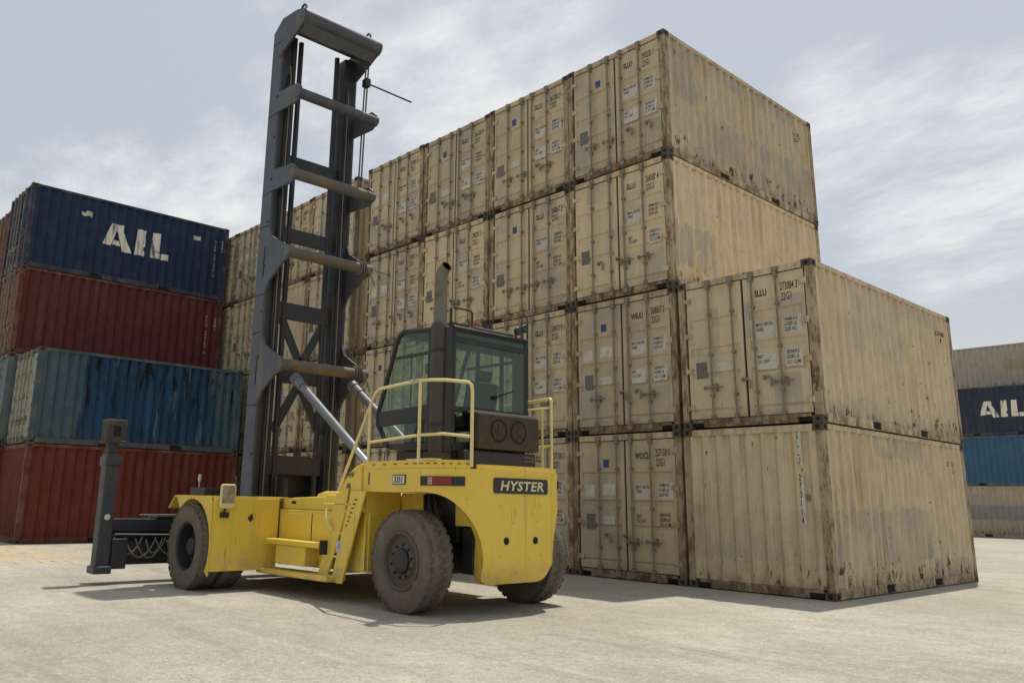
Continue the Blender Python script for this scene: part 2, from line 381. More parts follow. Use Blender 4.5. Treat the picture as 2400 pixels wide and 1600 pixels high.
def c_casting(sx, sy, sz):
    h = W / 2; m = MB()
    x0, x1 = sorted((sx * h, sx * (h - .162))); y0, y1 = sorted((0 if sy < 0 else L, .178 if sy < 0 else L - .178)); z0, z1 = (0, .118) if sz < 0 else (H - .118, H)
    m.box(x0, x1, y0, y1, z0, z1)
    # flat ovals, hollow shade in their colour, on the two outer faces
    zc = (z0 + z1) / 2
    def oval(cx, a, b): return [(cx + a * math.cos(t * math.pi / 6), zc + b * math.sin(t * math.pi / 6)) for t in range(12)]
    yo = -.003 if sy < 0 else L + .003
    m.xz(oval((x0 + x1) / 2, .036, .036), yo, yo + (.004 if sy < 0 else -.004), 1)
    xo = sx * (h + .003)
    m.yz(oval((y0 + y1) / 2, .045, .034), xo, xo - sx * .004, 1)
    return m
def c_side(sx):
    m = MB(); h = W / 2; z0, z1 = .165, H - .085
    for (a, da), (b, db) in zip(SIDE, SIDE[1:]):
        xa, xb = sx * (h - .012 - da), sx * (h - .012 - db)
        m.add([(xa, a, z0), (xb, b, z0), (xb, b, z1), (xa, a, z1)], [(0, 1, 2, 3)])
    m.box(*sorted((sx * (h - .012), sx * (h - .05))), .137, .17, z0, z1); m.box(*sorted((sx * (h - .012), sx * (h - .05))), L - .17, L - .137, z0, z1)
    return m
def c_end():
    m = MB(); z0, z1 = .15, H - .12; h = W / 2
    for (a, da), (b, db) in zip(ENDC, ENDC[1:]):
        ya, yb = L - .022 - da, L - .022 - db
        m.add([(a - h, ya, z0), (b - h, yb, z0), (b - h, yb, z1), (a - h, ya, z1)], [(0, 1, 2, 3)])
    for sx in (-1, 1): m.box(*sorted((sx * (h - .12), sx * (h - .16))), L - .06, L - .022, z0, z1)
    return m
def c_roof():
    m = MB(); h = W / 2 - .066; bp = corr(.18, L - .18, .21, .02)
    for (a, da), (b, db) in zip(bp, bp[1:]):
        m.add([(-h, a, H - .02 - da), (h, a, H - .02 - da), (h, b, H - .02 - db), (-h, b, H - .02 - db)], [(0, 1, 2, 3)])
    return m
DZ0, DZ1, DH = .165, H - .135, W / 2 - .135
def c_door(sx):
    """flat door leaf with three pressed horizontal bands and a raised border"""
    m = MB(); y0 = .035; x0, x1 = .022, DH - .012
    hz = DZ1 - DZ0
    bands = [(.055, .075), (.305, .345), (.475, .535), (.685, .755)]
    zs = [DZ0]; ins = [0.0]
    prof = [(DZ0, 0)]
    for a, b in bands:
        za, zb = DZ0 + a * hz, DZ0 + b * hz
        prof += [(za, 0), (za + .018, .022), (zb - .018, .022), (zb, 0)]
    prof.append((DZ1, 0))
    xa, xb = x0 + .085, x1 - .06
    for (za, da), (zb, db) in zip(prof, prof[1:]):
        m.add([(sx * xa, y0 + da, za), (sx * xb, y0 + da, za), (sx * xb, y0 + db, zb), (sx * xa, y0 + db, zb)], [(0, 1, 2, 3)])
    m.box(*sorted((sx * x0, sx * xa)), y0 - .006, y0 + .045, DZ0, DZ1)
    m.box(*sorted((sx * xb, sx * x1)), y0 - .004, y0 + .045, DZ0, DZ1)
    m.box(*sorted((sx * .0005, sx * .021)), y0 + .016, y0 + .05, DZ0, DZ1, 1)
    m.box(*sorted((sx * (x1 + .001), sx * (x1 + .030))), y0 + .014, y0 + .05, DZ0, DZ1, 1)
    m.box(*sorted((sx * x0, sx * x1)), y0 + .012, y0 + .05, DZ1 + .001, DZ1 + .022, 1)
    m.box(*sorted((sx * x0, sx * x1)), y0 + .012, y0 + .05, DZ0 - .014, DZ0 - .001, 1)
    return m
def c_bar(x):
    m = MB(); y = -.012
    m.tube([(x, y, .07), (x, y, H - .05)], .017, 8)
    for z in (.10, H - .075):
        m.box(x - .045, x + .045, y - .028, y + .034, z - .045, z + .04)
        m.box(x - .028, x + .028, y - .036, y + .034, z + (.05 if z < 1 else -.13), z + (.12 if z < 1 else -.05))
    for z in (.55, 1.25, 1.95): m.box(x - .030, x + .030, y - .020, y + .046, z - .022, z + .022)
    return m
def c_handle(x, d, z=.68):
    m = MB(); y = -.030
    m.tube([(x, y, z), (x + d * .14, y - .012, z + .004), (x + d * .34, y - .012, z - .004)], .014, 6)
    m.box(x - .02, x + .02, y - .02, y + .02, z - .03, z + .03)
    c = x + d * .20; m.box(c - .018, c + .018, y - .004, .034, z - .07, z + .06); m.box(c - .04, c + .04, y - .018, y + .01, z - .016, z + .022)
    return m
def c_hook(x, d, z=.72):
    m = MB(); y = -.022
    m.tube([(x + d * .07, y, z + .05), (x + d * .16, y, z + .06), (x + d * .20, y, z + .01), (x + d * .195, y, z - .11)], [.014, .02, .02, .024], 6)
    m.box(x + d * .07 - .02, x + d * .07 + .02, y, .034, z + .02, z + .08)
    return m
def c_hinge(sx, z):
    m = MB(); x = sx * (DH + .02)
    m.tube([(x, .012, z - .05), (x, .012, z + .05)], .020, 8)
    m.box(*sorted((x - sx * .12, x + sx * .02)), .008, .029, z - .038, z + .038)
    return m
MESH = {}
def cmesh(key, fn, mats):
    if key not in MESH: MESH[key] = fn().mesh(key[0], mats)
    return MESH[key]
def cpart(name, key, fn, mats, parent, tint, seed):
    o = put(name, cmesh(key, fn, mats), parent); o.color = (*tint, 1); o.pass_index = seed
    return o

NUMS = ['290230 1', '268387 4', '268067 2', '257158 0', '263415 6', '271902 3', '259844 7', '266120 5', '274551 8', '261738 2', '269073 9', '255216 4', '272640 0', '264957 1', '258309 6']
_seed = [3]
HARD = {}
def container(label, loc, rz=0.0, tint=(.42, .355, .245), group='', panel='panel', endp=None, door='door', frame='frame', doors=True, bars=(.16, .60), number=None, marks=True, hooks=None, cat='container', code='SLLU'):
    t = thing('shipping_container', label, cat, loc, rz, group)
    sd = _seed[0]; _seed[0] += 1
    def P(nm, key, fn, mats, par=t): return cpart(nm, key, fn, mats, par, tint, sd)
    P('frame', ('frame', frame), c_frame, [frame, 'painted_dark', frame + '_post'])
    for sx in (-1, 1):
        for sy in (-1, 1):
            for sz in (-1, 1): P('corner_casting', ('corner_casting', sx, sy, sz), lambda: c_casting(sx, sy, sz), ['casting', 'painted_dark'])
        P('side_panel', ('side_panel', sx, panel), lambda: c_side(sx), [panel])
    P('end_panel', ('end_panel', endp or panel), c_end, [endp or panel])
    P('roof', ('roof', panel), c_roof, [panel])
    rr = random.Random(sd * 13)
    for sx in (-1, 1):
        d = P('door', ('door', sx, door), lambda: c_door(sx), [door, 'dark_seal'])
        for i, bx in enumerate(bars):
            P('locking_bar', ('locking_bar', sx * bx), lambda: c_bar(sx * bx), ['bar'], d)
        for i, bx in enumerate(bars):
            dirn = 1 if sx > 0 else 1
            hk = rr.random() < (.42 if hooks is None else hooks)
            x = sx * bx
            if sx < 0: x = -bars[1 - i]
            x += .06
            if hk: P('door_handle', ('hook', x), lambda: c_hook(x, 1), ['bar'], d)
            else: P('door_handle', ('handle', x), lambda: c_handle(x - .18, 1), ['bar'], d)
        for z in (.36, 1.0, 1.62, 2.25): P('hinge', ('hinge', sx, z), lambda: c_hinge(sx, z), [frame], d)
        if marks:
            R3, U3, N3 = (1, 0, 0), (0, 0, 1), (0, -1, 0); yf = .033
            if sx > 0:
                no = number or NUMS[(sd * 7) % len(NUMS)]
                def mark(nm, mb):
                    if mb.v: put(nm, mb.mesh(nm, 'ink', smooth=False), d).pass_index = sd
                mark('stencil_number', text_mb(no, .185, (.668, yf, 2.16), R3, U3, N3, bold=.010, xs=.425))
                mark('size_code', text_mb('22G1', .185, (.675, yf, 1.99), R3, U3, N3, bold=.010, xs=.47))
                mark('owner_code', text_mb(code, .16, (.225, yf, 2.12), R3, U3, N3, bold=.028, xs=.62))
                for z, ta, tb_ in ((1.56, 'MAX GROSS\nTARE', '30480 KG\n67200 LB\n2230 KG'), (1.05, 'NET\nCU CAP', '28250 KG\n62280 LB\n33.2 CUM')):
                    jz, jx = rr.uniform(-.025, .025), rr.uniform(-.015, .015)
                    for xa, xb, za, zb in ((.21, .57, -.13, .14), (.70, 1.02, -.12, .16)):
                        if rr.random() < .74: put('label_plate', MB().box(xa + jx, xb + jx - rr.uniform(0, .05), yf - .002, yf, z + za + jz, z + zb + jz).mesh('label_plate', 'plate_white'), d)
                    mark('stencil_lettering', text_mb(ta, .082, (.225 + jx, yf - .003, z + .06 + jz), R3, U3, N3, bold=.012, xs=.66))
                    mark('stencil_lettering', text_mb(tb_, .082, (.715 + jx, yf - .003, z + .09 + jz), R3, U3, N3, bold=.012, xs=.66))
            else:
                jx, jz = rr.uniform(-.05, .03), rr.uniform(-.06, .06)
                pl = MB(); pl.box(-.94 + jx, -.73 + jx, yf - .002, yf, .86 + jz, 1.14 + jz); put('data_plate', pl.mesh('data_plate', 'plate_grey'), d)
                if rr.random() < .6:
                    pl = MB(); pl.box(-.50, -.37, yf - .002, yf, 1.98, 2.13); put('sticker', pl.mesh('sticker', 'plate_blue'), d)
                if rr.random() < .6:
                    pl = MB(); pl.box(-.53, -.26, yf - .002, yf, .95, 1.10); put('label_plate', pl.mesh('label_plate', 'plate_white'), d)
                if rr.random() < .35:
                    
                    for q4 in ((-.95, -.72, 1.43, 1.66), (-.53, -.24, 1.47, 1.68)): put('label_plate', MB().box(q4[0], q4[1], yf - .002, yf, q4[2], q4[3]).mesh('label_plate', 'plate_white'), d)
    t['_seed'] = sd; del t['_seed']
    return t

def side_part(t): return [c for c in t.children if c.name.startswith('side_panel')][1]
def conform(mb, bp, fn, step_cut=True):
    """cut a flat mesh (u,v) at the corrugation folds and press it onto the folds; fn(u, v, inset) -> point"""
    bm = bmesh.new(); me = bpy.data.meshes.new('c'); me.from_pydata([tuple(v) for v in mb.v], [], mb.f); bm.from_mesh(me); bpy.data.meshes.remove(me)
    us = [v.co.x for v in bm.verts]; lo, hi = min(us), max(us)
    for u, _ in bp:
        if lo < u < hi:
            bmesh.ops.bisect_plane(bm, geom=bm.verts[:] + bm.edges[:] + bm.faces[:], plane_co=(u, 0, 0), plane_no=(1, 0, 0), dist=1e-5)
    bm.verts.ensure_lookup_table(); m = MB()
    m.add([fn(v.co.x, v.co.y, prof_at(bp, v.co.x)) for v in bm.verts], [[v.index for v in f.verts] for f in bm.faces]); bm.free()
    return m
def side_mark(t, name, flat, mat):
    """flat mark (u along the container, v height) onto the +x side"""
    m = conform(flat, SIDE, lambda u, v, d: (W / 2 - .012 - d + .004, u, v))
    put(name, m.mesh(name, mat, smooth=False), side_part(t))
def flat_poly(polys):
    m = MB()
    for p in polys: m.add([(a, b, 0) for a, b in p], [tuple(range(len(p)))])
    return m
def flat_text(txt, size, u, v, xs=1.0, bold=.0, lead=1.0, align='LEFT'):
    return text_mb(txt, size, (u, v, 0), (1, 0, 0), (0, 1, 0), (0, 0, 1), align, bold, lead=lead, thick=0, xs=xs)
def ail(t, u0=2.27, z0=1.02):
    h = .86; k = 1.0
    A = [[(-.04, .14), (.21, .14), (.40, h), (.19, h)], [(.401, h), (.54, h), (.54, h - .24), (.35, h - .24)],
         [(.39, h - .241), (.54, h - .241), (.60, h - .30), (.84, 0), (.55, 0)], [(.24, .17), (.49, .17), (.44, .33), (.28, .33)]]
    I = [[(.92, 0), (1.16, 0), (1.24, h), (1.00, h)]]
    I = [[(.93, 0), (1.24, 0), (1.24, .15), (1.19, .18), (1.19, .30), (1.24, .32), (1.24, h), (.98, h)]]
    Lt = [[(1.41, .24), (1.70, .24), (1.70, h), (1.46, h)], [(1.41, .01), (1.72, .01), (1.72, .20), (1.41, .235)], [(1.76, 0), (2.0, 0), (2.0, .20), (1.76, .20)]]
    side_mark(t, 'painted_letters', flat_poly([[(u0 + a * k, z0 + b * k) for a, b in p] for p in A + I + Lt]), 'letter')

# --- layout of the yard (metres; origin at the near bottom corner of the wall's right end)
BEIGE = (.590, .475, .305)
def beige(): 
    k = rnd.uniform(.86, 1.10); w = rnd.uniform(-.015, .02)
    return ((BEIGE[0] + w) * k, (BEIGE[1] + w * .3) * k, (BEIGE[2] - w * .5) * k)
GW = 'beige containers stacked in the long wall'
TIER = ['bottom', 'second', 'third', 'top']
def cx(x_right): return x_right - W / 2
# right end stub: two tiers
def blind_text(t, vertical, right_u):
    """stacked upright characters down the blind end"""
    m = MB(); z = 2.36; chars = [c for c in vertical]
    pl = MB()
    for c in chars:
        if c != ' ':
            m.merge(flat_text(c, .150, right_u, z, .66, .012, align='CENTER'))
            if rndm.random() < .95: pl.add([(right_u - .060, z - .022, 0), (right_u + .060, z - .022, 0), (right_u + .060, z + .1055, 0), (right_u - .060, z + .1055, 0)], [(0, 1, 2, 3)])
        z -= .128
    e = [c for c in t.children if c.name.startswith('end_panel')][0]
    f = lambda k: (lambda u, v, d: (W / 2 - u, L - .022 - d + k, v))
    put('label_plate', conform(pl, ENDC, f(.003)).mesh('label_plate', 'plate_white', smooth=False), e)
    put('stencil_number', conform(m, ENDC, f(.005)).mesh('stencil_number', 'ink', smooth=False), e)
    q = flat_poly([[(right_u + .08, 1.42), (right_u + .22, 1.42), (right_u + .22, 1.52), (right_u + .08, 1.52)]])
    put('data_plate', conform(q, ENDC, f(.003)).mesh('data_plate', 'plate_grey', smooth=False), e)
rndm = random.Random(3)

cz1 = container('beige container showing its plain corrugated end with a vertical stencilled number, at ground level', (cx(-.0), .0 + L, 0), math.pi, BEIGE, GW, panel='panel_patched', endp='panel', marks=False)
blind_text(cz1, 'SLLU 270114', 2.016)
cz2 = container('beige container numbered 273084 3, on top of the plain-ended one in the two-high stack', (cx(.03), -.02, H), 0, (.60, .485, .315), GW, panel='panel', number='273084 3', hooks=.3, marks=True, bars=(.19, .62))
xs = [-2.478 - i * 2.4566 for i in range(4)] + [-12.84 - i * 2.475 for i in range(4)]
LOOK = {
    (0, 3): 'beige container with grey patches on its long side, topmost at the high sky corner',
    (0, 2): 'beige container numbered 268387 4, directly below the topmost corner one',
    (0, 1): 'beige container with doors numbered 268067 2, beside the top of the two-high stack',
    (0, 0): 'beige container with doors numbered 257158 0, on the ground beside the plain-ended one',
}
ORD = ['first', 'second', 'third', 'fourth', 'fifth', 'sixth', 'seventh', 'eighth']
for i, x in enumerate(xs):
    for k in range(4):
        blind = (i == 5 and k == 2)
        if (i, k) in LOOK: lab = LOOK[(i, k)]
        elif blind: lab = 'yellowish beige container showing its blind corrugated end high up behind the lift mast'
        else: lab = f"beige container with double doors, {TIER[k]} tier, {ORD[i]} stack from the wall's high corner"
        dy = rnd.uniform(-.02, .02)
        code = {(0, 1): 'WIUU', (0, 0): 'WOCU'}.get((i, k), 'SLLU'); num = {(0, 3): '290230 1', (0, 2): '268387 4', (0, 1): '268067 2', (0, 0): '257158 0'}.get((i, k))
        container(lab, (cx(x) + rnd.uniform(-.01, .01), dy * 1.8 + (L if blind else 0), k * H), (math.pi if blind else 0) + R(rnd.uniform(-.12, .12)), beige(), GW,
                  panel='panel_patched' if i == 0 and k >= 2 else 'panel', number=num, code=code, bars=(.16 + rnd.uniform(-.01, .03), .60 + rnd.uniform(-.02, .02)))
# left block, three rows deep, doors towards the near left
GL = 'coloured containers stacked behind the spreader'
RED = (.125, .024, .014); RED2 = (.105, .022, .020); BLUE = (.012, .027, .064); TEAL = (.045, .088, .110)
f1x, f2x, f3x = -18.2 - W / 2, -20.62 - W / 2, -23.10 - W / 2
container('dark red container standing on the ground under the flaking teal one', (f1x, -6.46 + L, 0), math.pi, RED, GL, 'panel_plain', door='panel_plain', frame='frame_dull', marks=False)
tl = container('flaking teal and blue container with black scrawls, between two dark red ones', (f1x, -6.46, H), 0, TEAL, GL, 'panel_scrawl', door='panel_plain', frame='frame_dull', marks=False)
for c in tl.children:
    if c.name.startswith('door'):
        c.color = (.30, .29, .235, 1)
for k, (lab, tint, pn) in enumerate([
        ('dark red container at the foot of the navy one, behind the front pair', RED, 'panel_plain'),
        ('pale teal container, only its end peeping out beside the flaking teal one', (.12, .17, .18), 'panel_plain'),
        ('dark red container with a vertical white number, directly under the big navy one', RED2, 'panel_plain'),
        ('navy container with large white stencil letters, on top of the dark red one', BLUE, 'panel_plain')]):
    c = container(lab, (f2x, -6.66, k * H), 0, tint, GL, pn, door='panel_plain', frame='frame_dull', marks=False)
    c.scale = (1, 1.075, 1.02); c.location.z = k * H * 1.02
    if k == 3: ail(c, 2.12); navy = c
    if k == 2: red3 = c
    for ch in c.children:
        if k == 2 and ch.name.startswith('door'): ch.color = (.16, .07, .055, 1)
for k, tint in enumerate([(.09, .03, .02), RED, (.12, .03, .022), (.135, .045, .030)]):
    container(['brown red container at the foot of the rearmost stack behind the navy one', 'red container, second tier of the rearmost stack behind the navy one', 'red container, third tier of the rearmost stack behind the navy one', 'faded rust red container at the top, half hidden behind the big navy one'][k],
              (f3x, -6.62, k * H), 0, tint, GL, 'panel_plain', door='panel_plain', frame='frame_dull', marks=False)
side_mark(navy, 'label_plate', flat_poly([[(1.42, 1.96), (1.50, 1.90), (1.66, 1.96), (1.72, 1.90), (1.72, 2.10), (1.56, 2.10), (1.50, 2.02), (1.42, 2.06)]]), 'plate_white')
side_mark(navy, 'label_plate', flat_poly([[(4.86, 1.96), (5.10, 1.96), (5.10, 2.10), (4.86, 2.10)]]), 'plate_white')
def vert_text(t, s, u, z, size=.10, mat='plate_white'):
    m = MB()
    for ch in s:
        if ch != ' ': m.merge(flat_text(ch, size, u, z, .8, .01, align='CENTER'))
        z -= size * 1.02
    side_mark(t, 'stencil_number', m, mat)
vert_text(navy, 'AILU 301275 3', 5.62, 2.02); vert_text(navy, '22G1', 5.86, 2.05, .11)
vert_text(red3, 'SLLU 264183 0', 5.55, 1.95); vert_text(red3, '22G1', 5.84, 1.90, .11)
side_mark(cz2, 'stencil_number', flat_text('SLLU 273084\n        22G1', .13, 5.22, 2.12, .62, .012), 'ink')
vert_text(cz2, '20 FT', 5.72, 1.55, .12, 'ink'); vert_text(cz1, '22G1', L - 5.70, 1.5, .12, 'ink')
a4 = [o for o in bpy.data.objects if o.get('label') == LOOK[(0, 3)]][0]
side_mark(a4, 'stencil_number', flat_text('SLLU 290230\n     22G1', .13, 5.12, 2.02, .62, .012), 'ink')
# Z1 is turned round, so its visible long side is the other panel
def other_side_mark(t, name, flat, mat):
    m = conform(flat, SIDE, lambda u, v, d: (-(W / 2 - .012 - d + .004), L - u, v))
    put(name, m.mesh(name, mat, smooth=False), [c for c in t.children if c.name.startswith('side_panel')][0])
other_side_mark(cz1, 'stencil_number', flat_text('SLLU 270114\n      22G1', .13, 5.10, 2.14, .62, .012), 'ink')
# far stack on the right
GF = 'containers in the distant stack'
far = [('beige container with a grey band, on the ground in the distant stack', (.40, .34, .24), 0, 37.6), ('faded teal container under the navy one in the distant stack', (.040, .105, .170), 1, 37.6), ('small distant navy container with white stencil letters, above a teal one', (.030, .038, .062), 2, 37.6),
       ('pale container topping the distant stack, set back above the navy one', (.40, .37, .29), 3, 40.1)]
for lab, tint, k, y in far:
    c = container(lab, (-11.0, y + W / 2, k * H), -math.pi / 2, tint, GF, 'panel_patched' if k in (0, 3) else 'panel_plain', door='panel_plain', frame='frame_dull', marks=False)
    if k == 2: ail(c, 2.30, .95)
    if k == 0: side_mark(c, 'painted_band', flat_poly([[(.3, .88), (5.76, .88), (5.76, 1.62), (.3, 1.62)]]), 'band_grey')
    if k == 3: side_mark(c, 'painted_band', flat_poly([[(3.1, 1.15), (5.3, 1.15), (5.3, 1.72), (3.1, 1.72)]]), 'band_olive')
for k in range(3):
    container(['beige container at the foot of the second row of the distant stack', 'grey container in the second row of the distant stack', 'brown container under the set back pale one in the distant stack'][k],
              (-11.0, 40.1 + W / 2, k * H), -math.pi / 2, [(.4, .34, .24), (.2, .2, .2), (.16, .08, .05)][k], GF, 'panel_plain', door='panel_plain', frame='frame_dull', marks=False)

# ------------------------------------------------------------------ container handler truck (heading -x)
YC = -4.94
truck = thing('container_handler', 'yellow empty container handler with tall dark mast, parked in front of the beige wall', 'forklift', (-3.9, YC, 0))
def S(y): return YC + y          # lateral coordinate, negative = near side

# chassis
m = MB()
m.box(-7.05, -5.55, S(-.98), S(.98), .45, 1.27)
m.xz([(-5.55, .36), (-3.25, .40), (-3.25, 1.15), (-5.55, 1.15)], S(-1.08), S(1.08))
m.xz([(-5.55, 1.151), (-3.30, 1.151), (-3.30, 1.36), (-4.0, 1.36), (-5.55, 1.31)], S(-1.03), S(1.03))
chassis = m.build('chassis', 'yellow', truck, .015)
m = MB(); m.box(-2.74, -2.12, S(-.55), S(.55), .82, 1.40); m.tube([(-2.44, S(-.95), .6), (-2.44, S(.95), .6)], .13, 12); m.box(-2.62, -2.26, S(-.75), S(.75), .44, .78)
m.build('steer_axle', 'black', truck, .01)
m = MB(); m.box(-3.25, -2.75, S(-.56), S(.56), .42, 1.41); m.build('rear_frame', 'yellow', truck, .01); m = MB(); m.box(-2.11, -1.74, S(-.60), S(.60), 1.02, 1.41); m.build('inner_counterweight', 'yellow', truck, .01)
m = MB(); m.box(-2.02, -1.82, S(-.56), S(.56), .46, 1.0); m.build('counterweight_block', 'black', truck, .01)
m = MB(); m.tube([(-6.18, S(-1.0), .6), (-6.18, S(1.0), .6)], .2, 14); m.build('drive_axle', 'black', truck)
m = MB(); prof = [(-4.85, 1.30), (-4.78, 1.385), (-4.60, 1.42), (-3.75, 1.42), (-3.66, 1.38), (-3.64, 1.30)]
m.xz(prof, S(-.92), S(.92)); hood = m.build('hood', 'yellow', truck, .03)
m = MB(); m.box(-4.38, -4.06, S(-1.035), S(-.90), 1.16, 1.375); m.build('hood_latch_box', 'yellow', truck, .02)
m = MB(); m.box(-4.14, -3.45, S(-1.22), S(-.96), 1.238, 1.256); m.build('service_step', 'yellow_rail', truck, .006)
m = MB(); m.xz([(-5.42, .47), (-3.72, .50), (-3.72, 1.10), (-5.42, 1.10)], S(-1.094), S(-1.076)); m.build('side_cover', 'yellow', truck, .008)
# storage box with its shelf, running board
m = MB(); m.box(-5.22, -4.42, S(-1.30), S(-1.085), .40, .66); tb = m.build('battery_box', 'yellow', truck, .012)
m = MB(); m.box(-5.45, -4.02, S(-1.34), S(-1.09), .662, .735); m.build('shelf', 'yellow', tb, .012)
m = MB(); m.box(-4.02, -3.985, S(-1.33), S(-1.08), .585, .77); m.build('bracket', 'black', tb, .006)
m = MB(); m.xz([(-5.62, .245), (-3.74, .255), (-3.74, .335), (-5.62, .315)], S(-1.38), S(-1.06)); m.build('running_board', 'yellow', truck, .02)

# front fenders
AC, AR = (-6.18, .62), .655
def fender(side):
    m = MB(); y = S(-2.19)
    arch = [(AC[0] + AR * math.cos(a), AC[1] + AR * math.sin(a)) for a in [R(-31 + i * 11.5) for i in range(15)]]
    out = [(-7.22, 1.10), (-6.98, 1.325), (-5.56, 1.325), (-5.53, .283)]
    # outer skirt between arch and top edge, as a strip of quads
    top = []
    for (x, z) in arch:
        top.append(None)
    a2 = arch[::1]
    def outer(p):
        ang = math.atan2(p[1] - AC[1], p[0] - AC[0]); dx, dz = math.cos(ang), math.sin(ang); best = 9
        poly = [(-7.11, 1.12), (-6.90, 1.325), (-5.54, 1.325), (-5.52, .283), (-5.52, .1)]
        for (ax, az), (bx, bz) in zip(poly, poly[1:]):
            ex, ez = bx - ax, bz - az; den = dx * ez - dz * ex
            if abs(den) < 1e-9: continue
            t = ((ax - AC[0]) * ez - (az - AC[1]) * ex) / den; u = ((ax - AC[0]) * dz - (az - AC[1]) * dx) / den
            if t > 0 and -1e-6 <= u <= 1 + 1e-6: best = min(best, t)
        best = max(best, AR + .012)
        if best > 8: best = AR + .02
        return (AC[0] + dx * best, AC[1] + dz * best)
    o = [outer(p) for p in a2]
    for i in range(len(a2) - 1):
        m.xz([a2[i], a2[i + 1], o[i + 1], o[i]], y, y + .03)
    # top plate, front slope, rear wall
    m.box(-6.90, -5.54, y + .03, S(-.95), 1.295, 1.323)
    m.xz([(-7.10, 1.12), (-6.90, 1.295), (-6.90, 1.323), (-7.12, 1.135)], y + .03, S(-.95))
    m.box(-5.56, -5.525, y + .032, S(-1.11), .285, 1.295)
    if side > 0: m = m.mirror_y(YC)
    return m
for sd_ in (-1, 1):
    fd = fender(sd_).build('front_fender', 'yellow', truck, .008)
    if sd_ < 0:
        m = MB(); m.yz([(S(-1.62), 1.02), (S(-1.55), 1.08), (S(-1.53), 1.0), (S(-1.58), .96)], -5.526, -5.519); m.build('scuffed_vent', 'black', fd)
        m = MB(); m.box(-6.45, -5.95, S(-2.12), S(-1.72), 1.326, 1.44); m.build('black_cover_box', 'black', fd, .01)
        m = MB(); m.tube([(-6.2, S(-2.10), 1.44), (-6.2, S(-2.10), 1.56)], .008, 6); m.lathe([(.0, -.06), (.022, -.05), (.024, .04), (.0, .06)], 10, (-6.2, S(-2.10), 1.58), 'z'); m.build('marker_lamp', 'sticker', fd)
        for yy in (-1.66, -1.40):
            m = MB(); m.tube([(-5.9, S(yy), 1.32), (-5.9, S(yy), 1.62)], .008, 6); m.build('gauge_rod', 'mast_rust', fd)
mir = MB(); mir.tube([(-5.52, S(-2.0), 1.05), (-5.49, S(-2.0), 1.16)], .016, 6); mir.box(-5.53, -5.49, S(-2.06), S(-1.93), 1.02, 1.10)
mo = mir.build('side_mirror', 'black', truck, .006)
m = MB(); m.yz([(S(-2.10) + .02, 1.15), (S(-1.89), 1.15), (S(-1.87), 1.18), (S(-1.87), 1.46), (S(-1.89), 1.49), (S(-2.08), 1.49), (S(-2.10), 1.46), (S(-2.10), 1.18)], -5.49, -5.44); m.build('housing', 'yellow_rail', mo, .012)
m = MB(); m.yz([(S(-2.08), 1.225), (S(-1.89), 1.225), (S(-1.89), 1.47), (S(-2.08), 1.47)], -5.439, -5.434); m.build('mirror_glass', 'mirror_face', mo)

# counterweight with deck sides: an upright skin along a plan curve, arch cut in the lower edge
CR, CCX = .75, -2.31
def plan():
    """list of (x, y, phi, part) from the near front round the back to the far front"""
    pts = []
    for i in range(9): pts.append((-3.34 + i * (CCX + 3.34) / 9, S(-1.14), -1))
    for i in range(25):
        a = R(90 * i / 24); pts.append((CCX + CR * math.sin(a), S(-1.14) + CR - CR * math.cos(a), math.degrees(a)))
    return pts
ARCH = [(-2, 1.415), (18, 1.415), (28, 1.40), (36, 1.370), (43, 1.325), (50, 1.255), (56, 1.18), (61.6, 1.094), (66, 1.0), (70, .90), (72, .80), (73.3, .68), (73.6, .44), (76, .395), (82, .365), (90, .352)]
def arch_z(phi):
    for (a, za), (b, zb) in zip(ARCH, ARCH[1:]):
        if a <= phi <= b: return za + (zb - za) * (phi - a) / (b - a)
    return 1.415
half = []
for x, y, ph in plan():
    half.append((x, y, 1.415 if ph < 0 else arch_z(ph)))
extra = []
for ph in (71, 73.25, 73.4, 73.7, 77):     # steep arch side needs more columns
    a = R(ph); extra.append((CCX + CR * math.sin(a), S(-1.14) + CR - CR * math.cos(a), arch_z(ph)))
half = sorted(half + extra, key=lambda p: (p[1], p[0]))
half = [p for p in half if p[1] <= S(-1.14) + 1e-6] and sorted([p for p in half if p[1] <= S(-1.14) + 1e-6], key=lambda p: p[0]) + sorted([p for p in half if p[1] > S(-1.14) + 1e-6], key=lambda p: p[1])
full = half + [(x, 2 * YC - y, z) for x, y, z in half[::-1]]
def inset(i, d):
    a = full[max(0, i - 1)]; b = full[min(len(full) - 1, i + 1)]; tx_, ty = b[0] - a[0], b[1] - a[1]; l = math.hypot(tx_, ty)
    return (full[i][0] - ty / l * d, full[i][1] + tx_ / l * d)
ZT = 1.70
m = MB(); rings = []
for i, (x, y, zb) in enumerate(full):
    col = []
    bulge = zb < .6
    for t in range(8):
        z = zb + (ZT - zb) * t / 7
        k = 0.0
        if z < .58: k = (.58 - z) * .55          # lower edge tucks under
        px, py = inset(i, k)
        col.append((px, py, z))
    if bulge: col[1:7] = [(*inset(i, max(0, .58 - z) * .55), z) for z in (.46, .575, .60, .8, 1.1, 1.4)]
    px, py = inset(i, .16)
    px0, py0 = inset(i, .24 if bulge else .16)
    col.append((px, py, ZT)); col.append((px0, py0, zb))
    rings.append(col)
n = len(rings[0]); vs = [p for c in rings for p in c]
fs = [(i * n + j, (i + 1) * n + j, (i + 1) * n + (j + 1) % n, i * n + (j + 1) % n) for i in range(len(rings) - 1) for j in range(n)]
fs += [tuple(range(n)), tuple((len(rings) - 1) * n + j for j in range(n))]
m.add(vs, fs)
cw = m.build('counterweight', 'yellow', truck, .006)
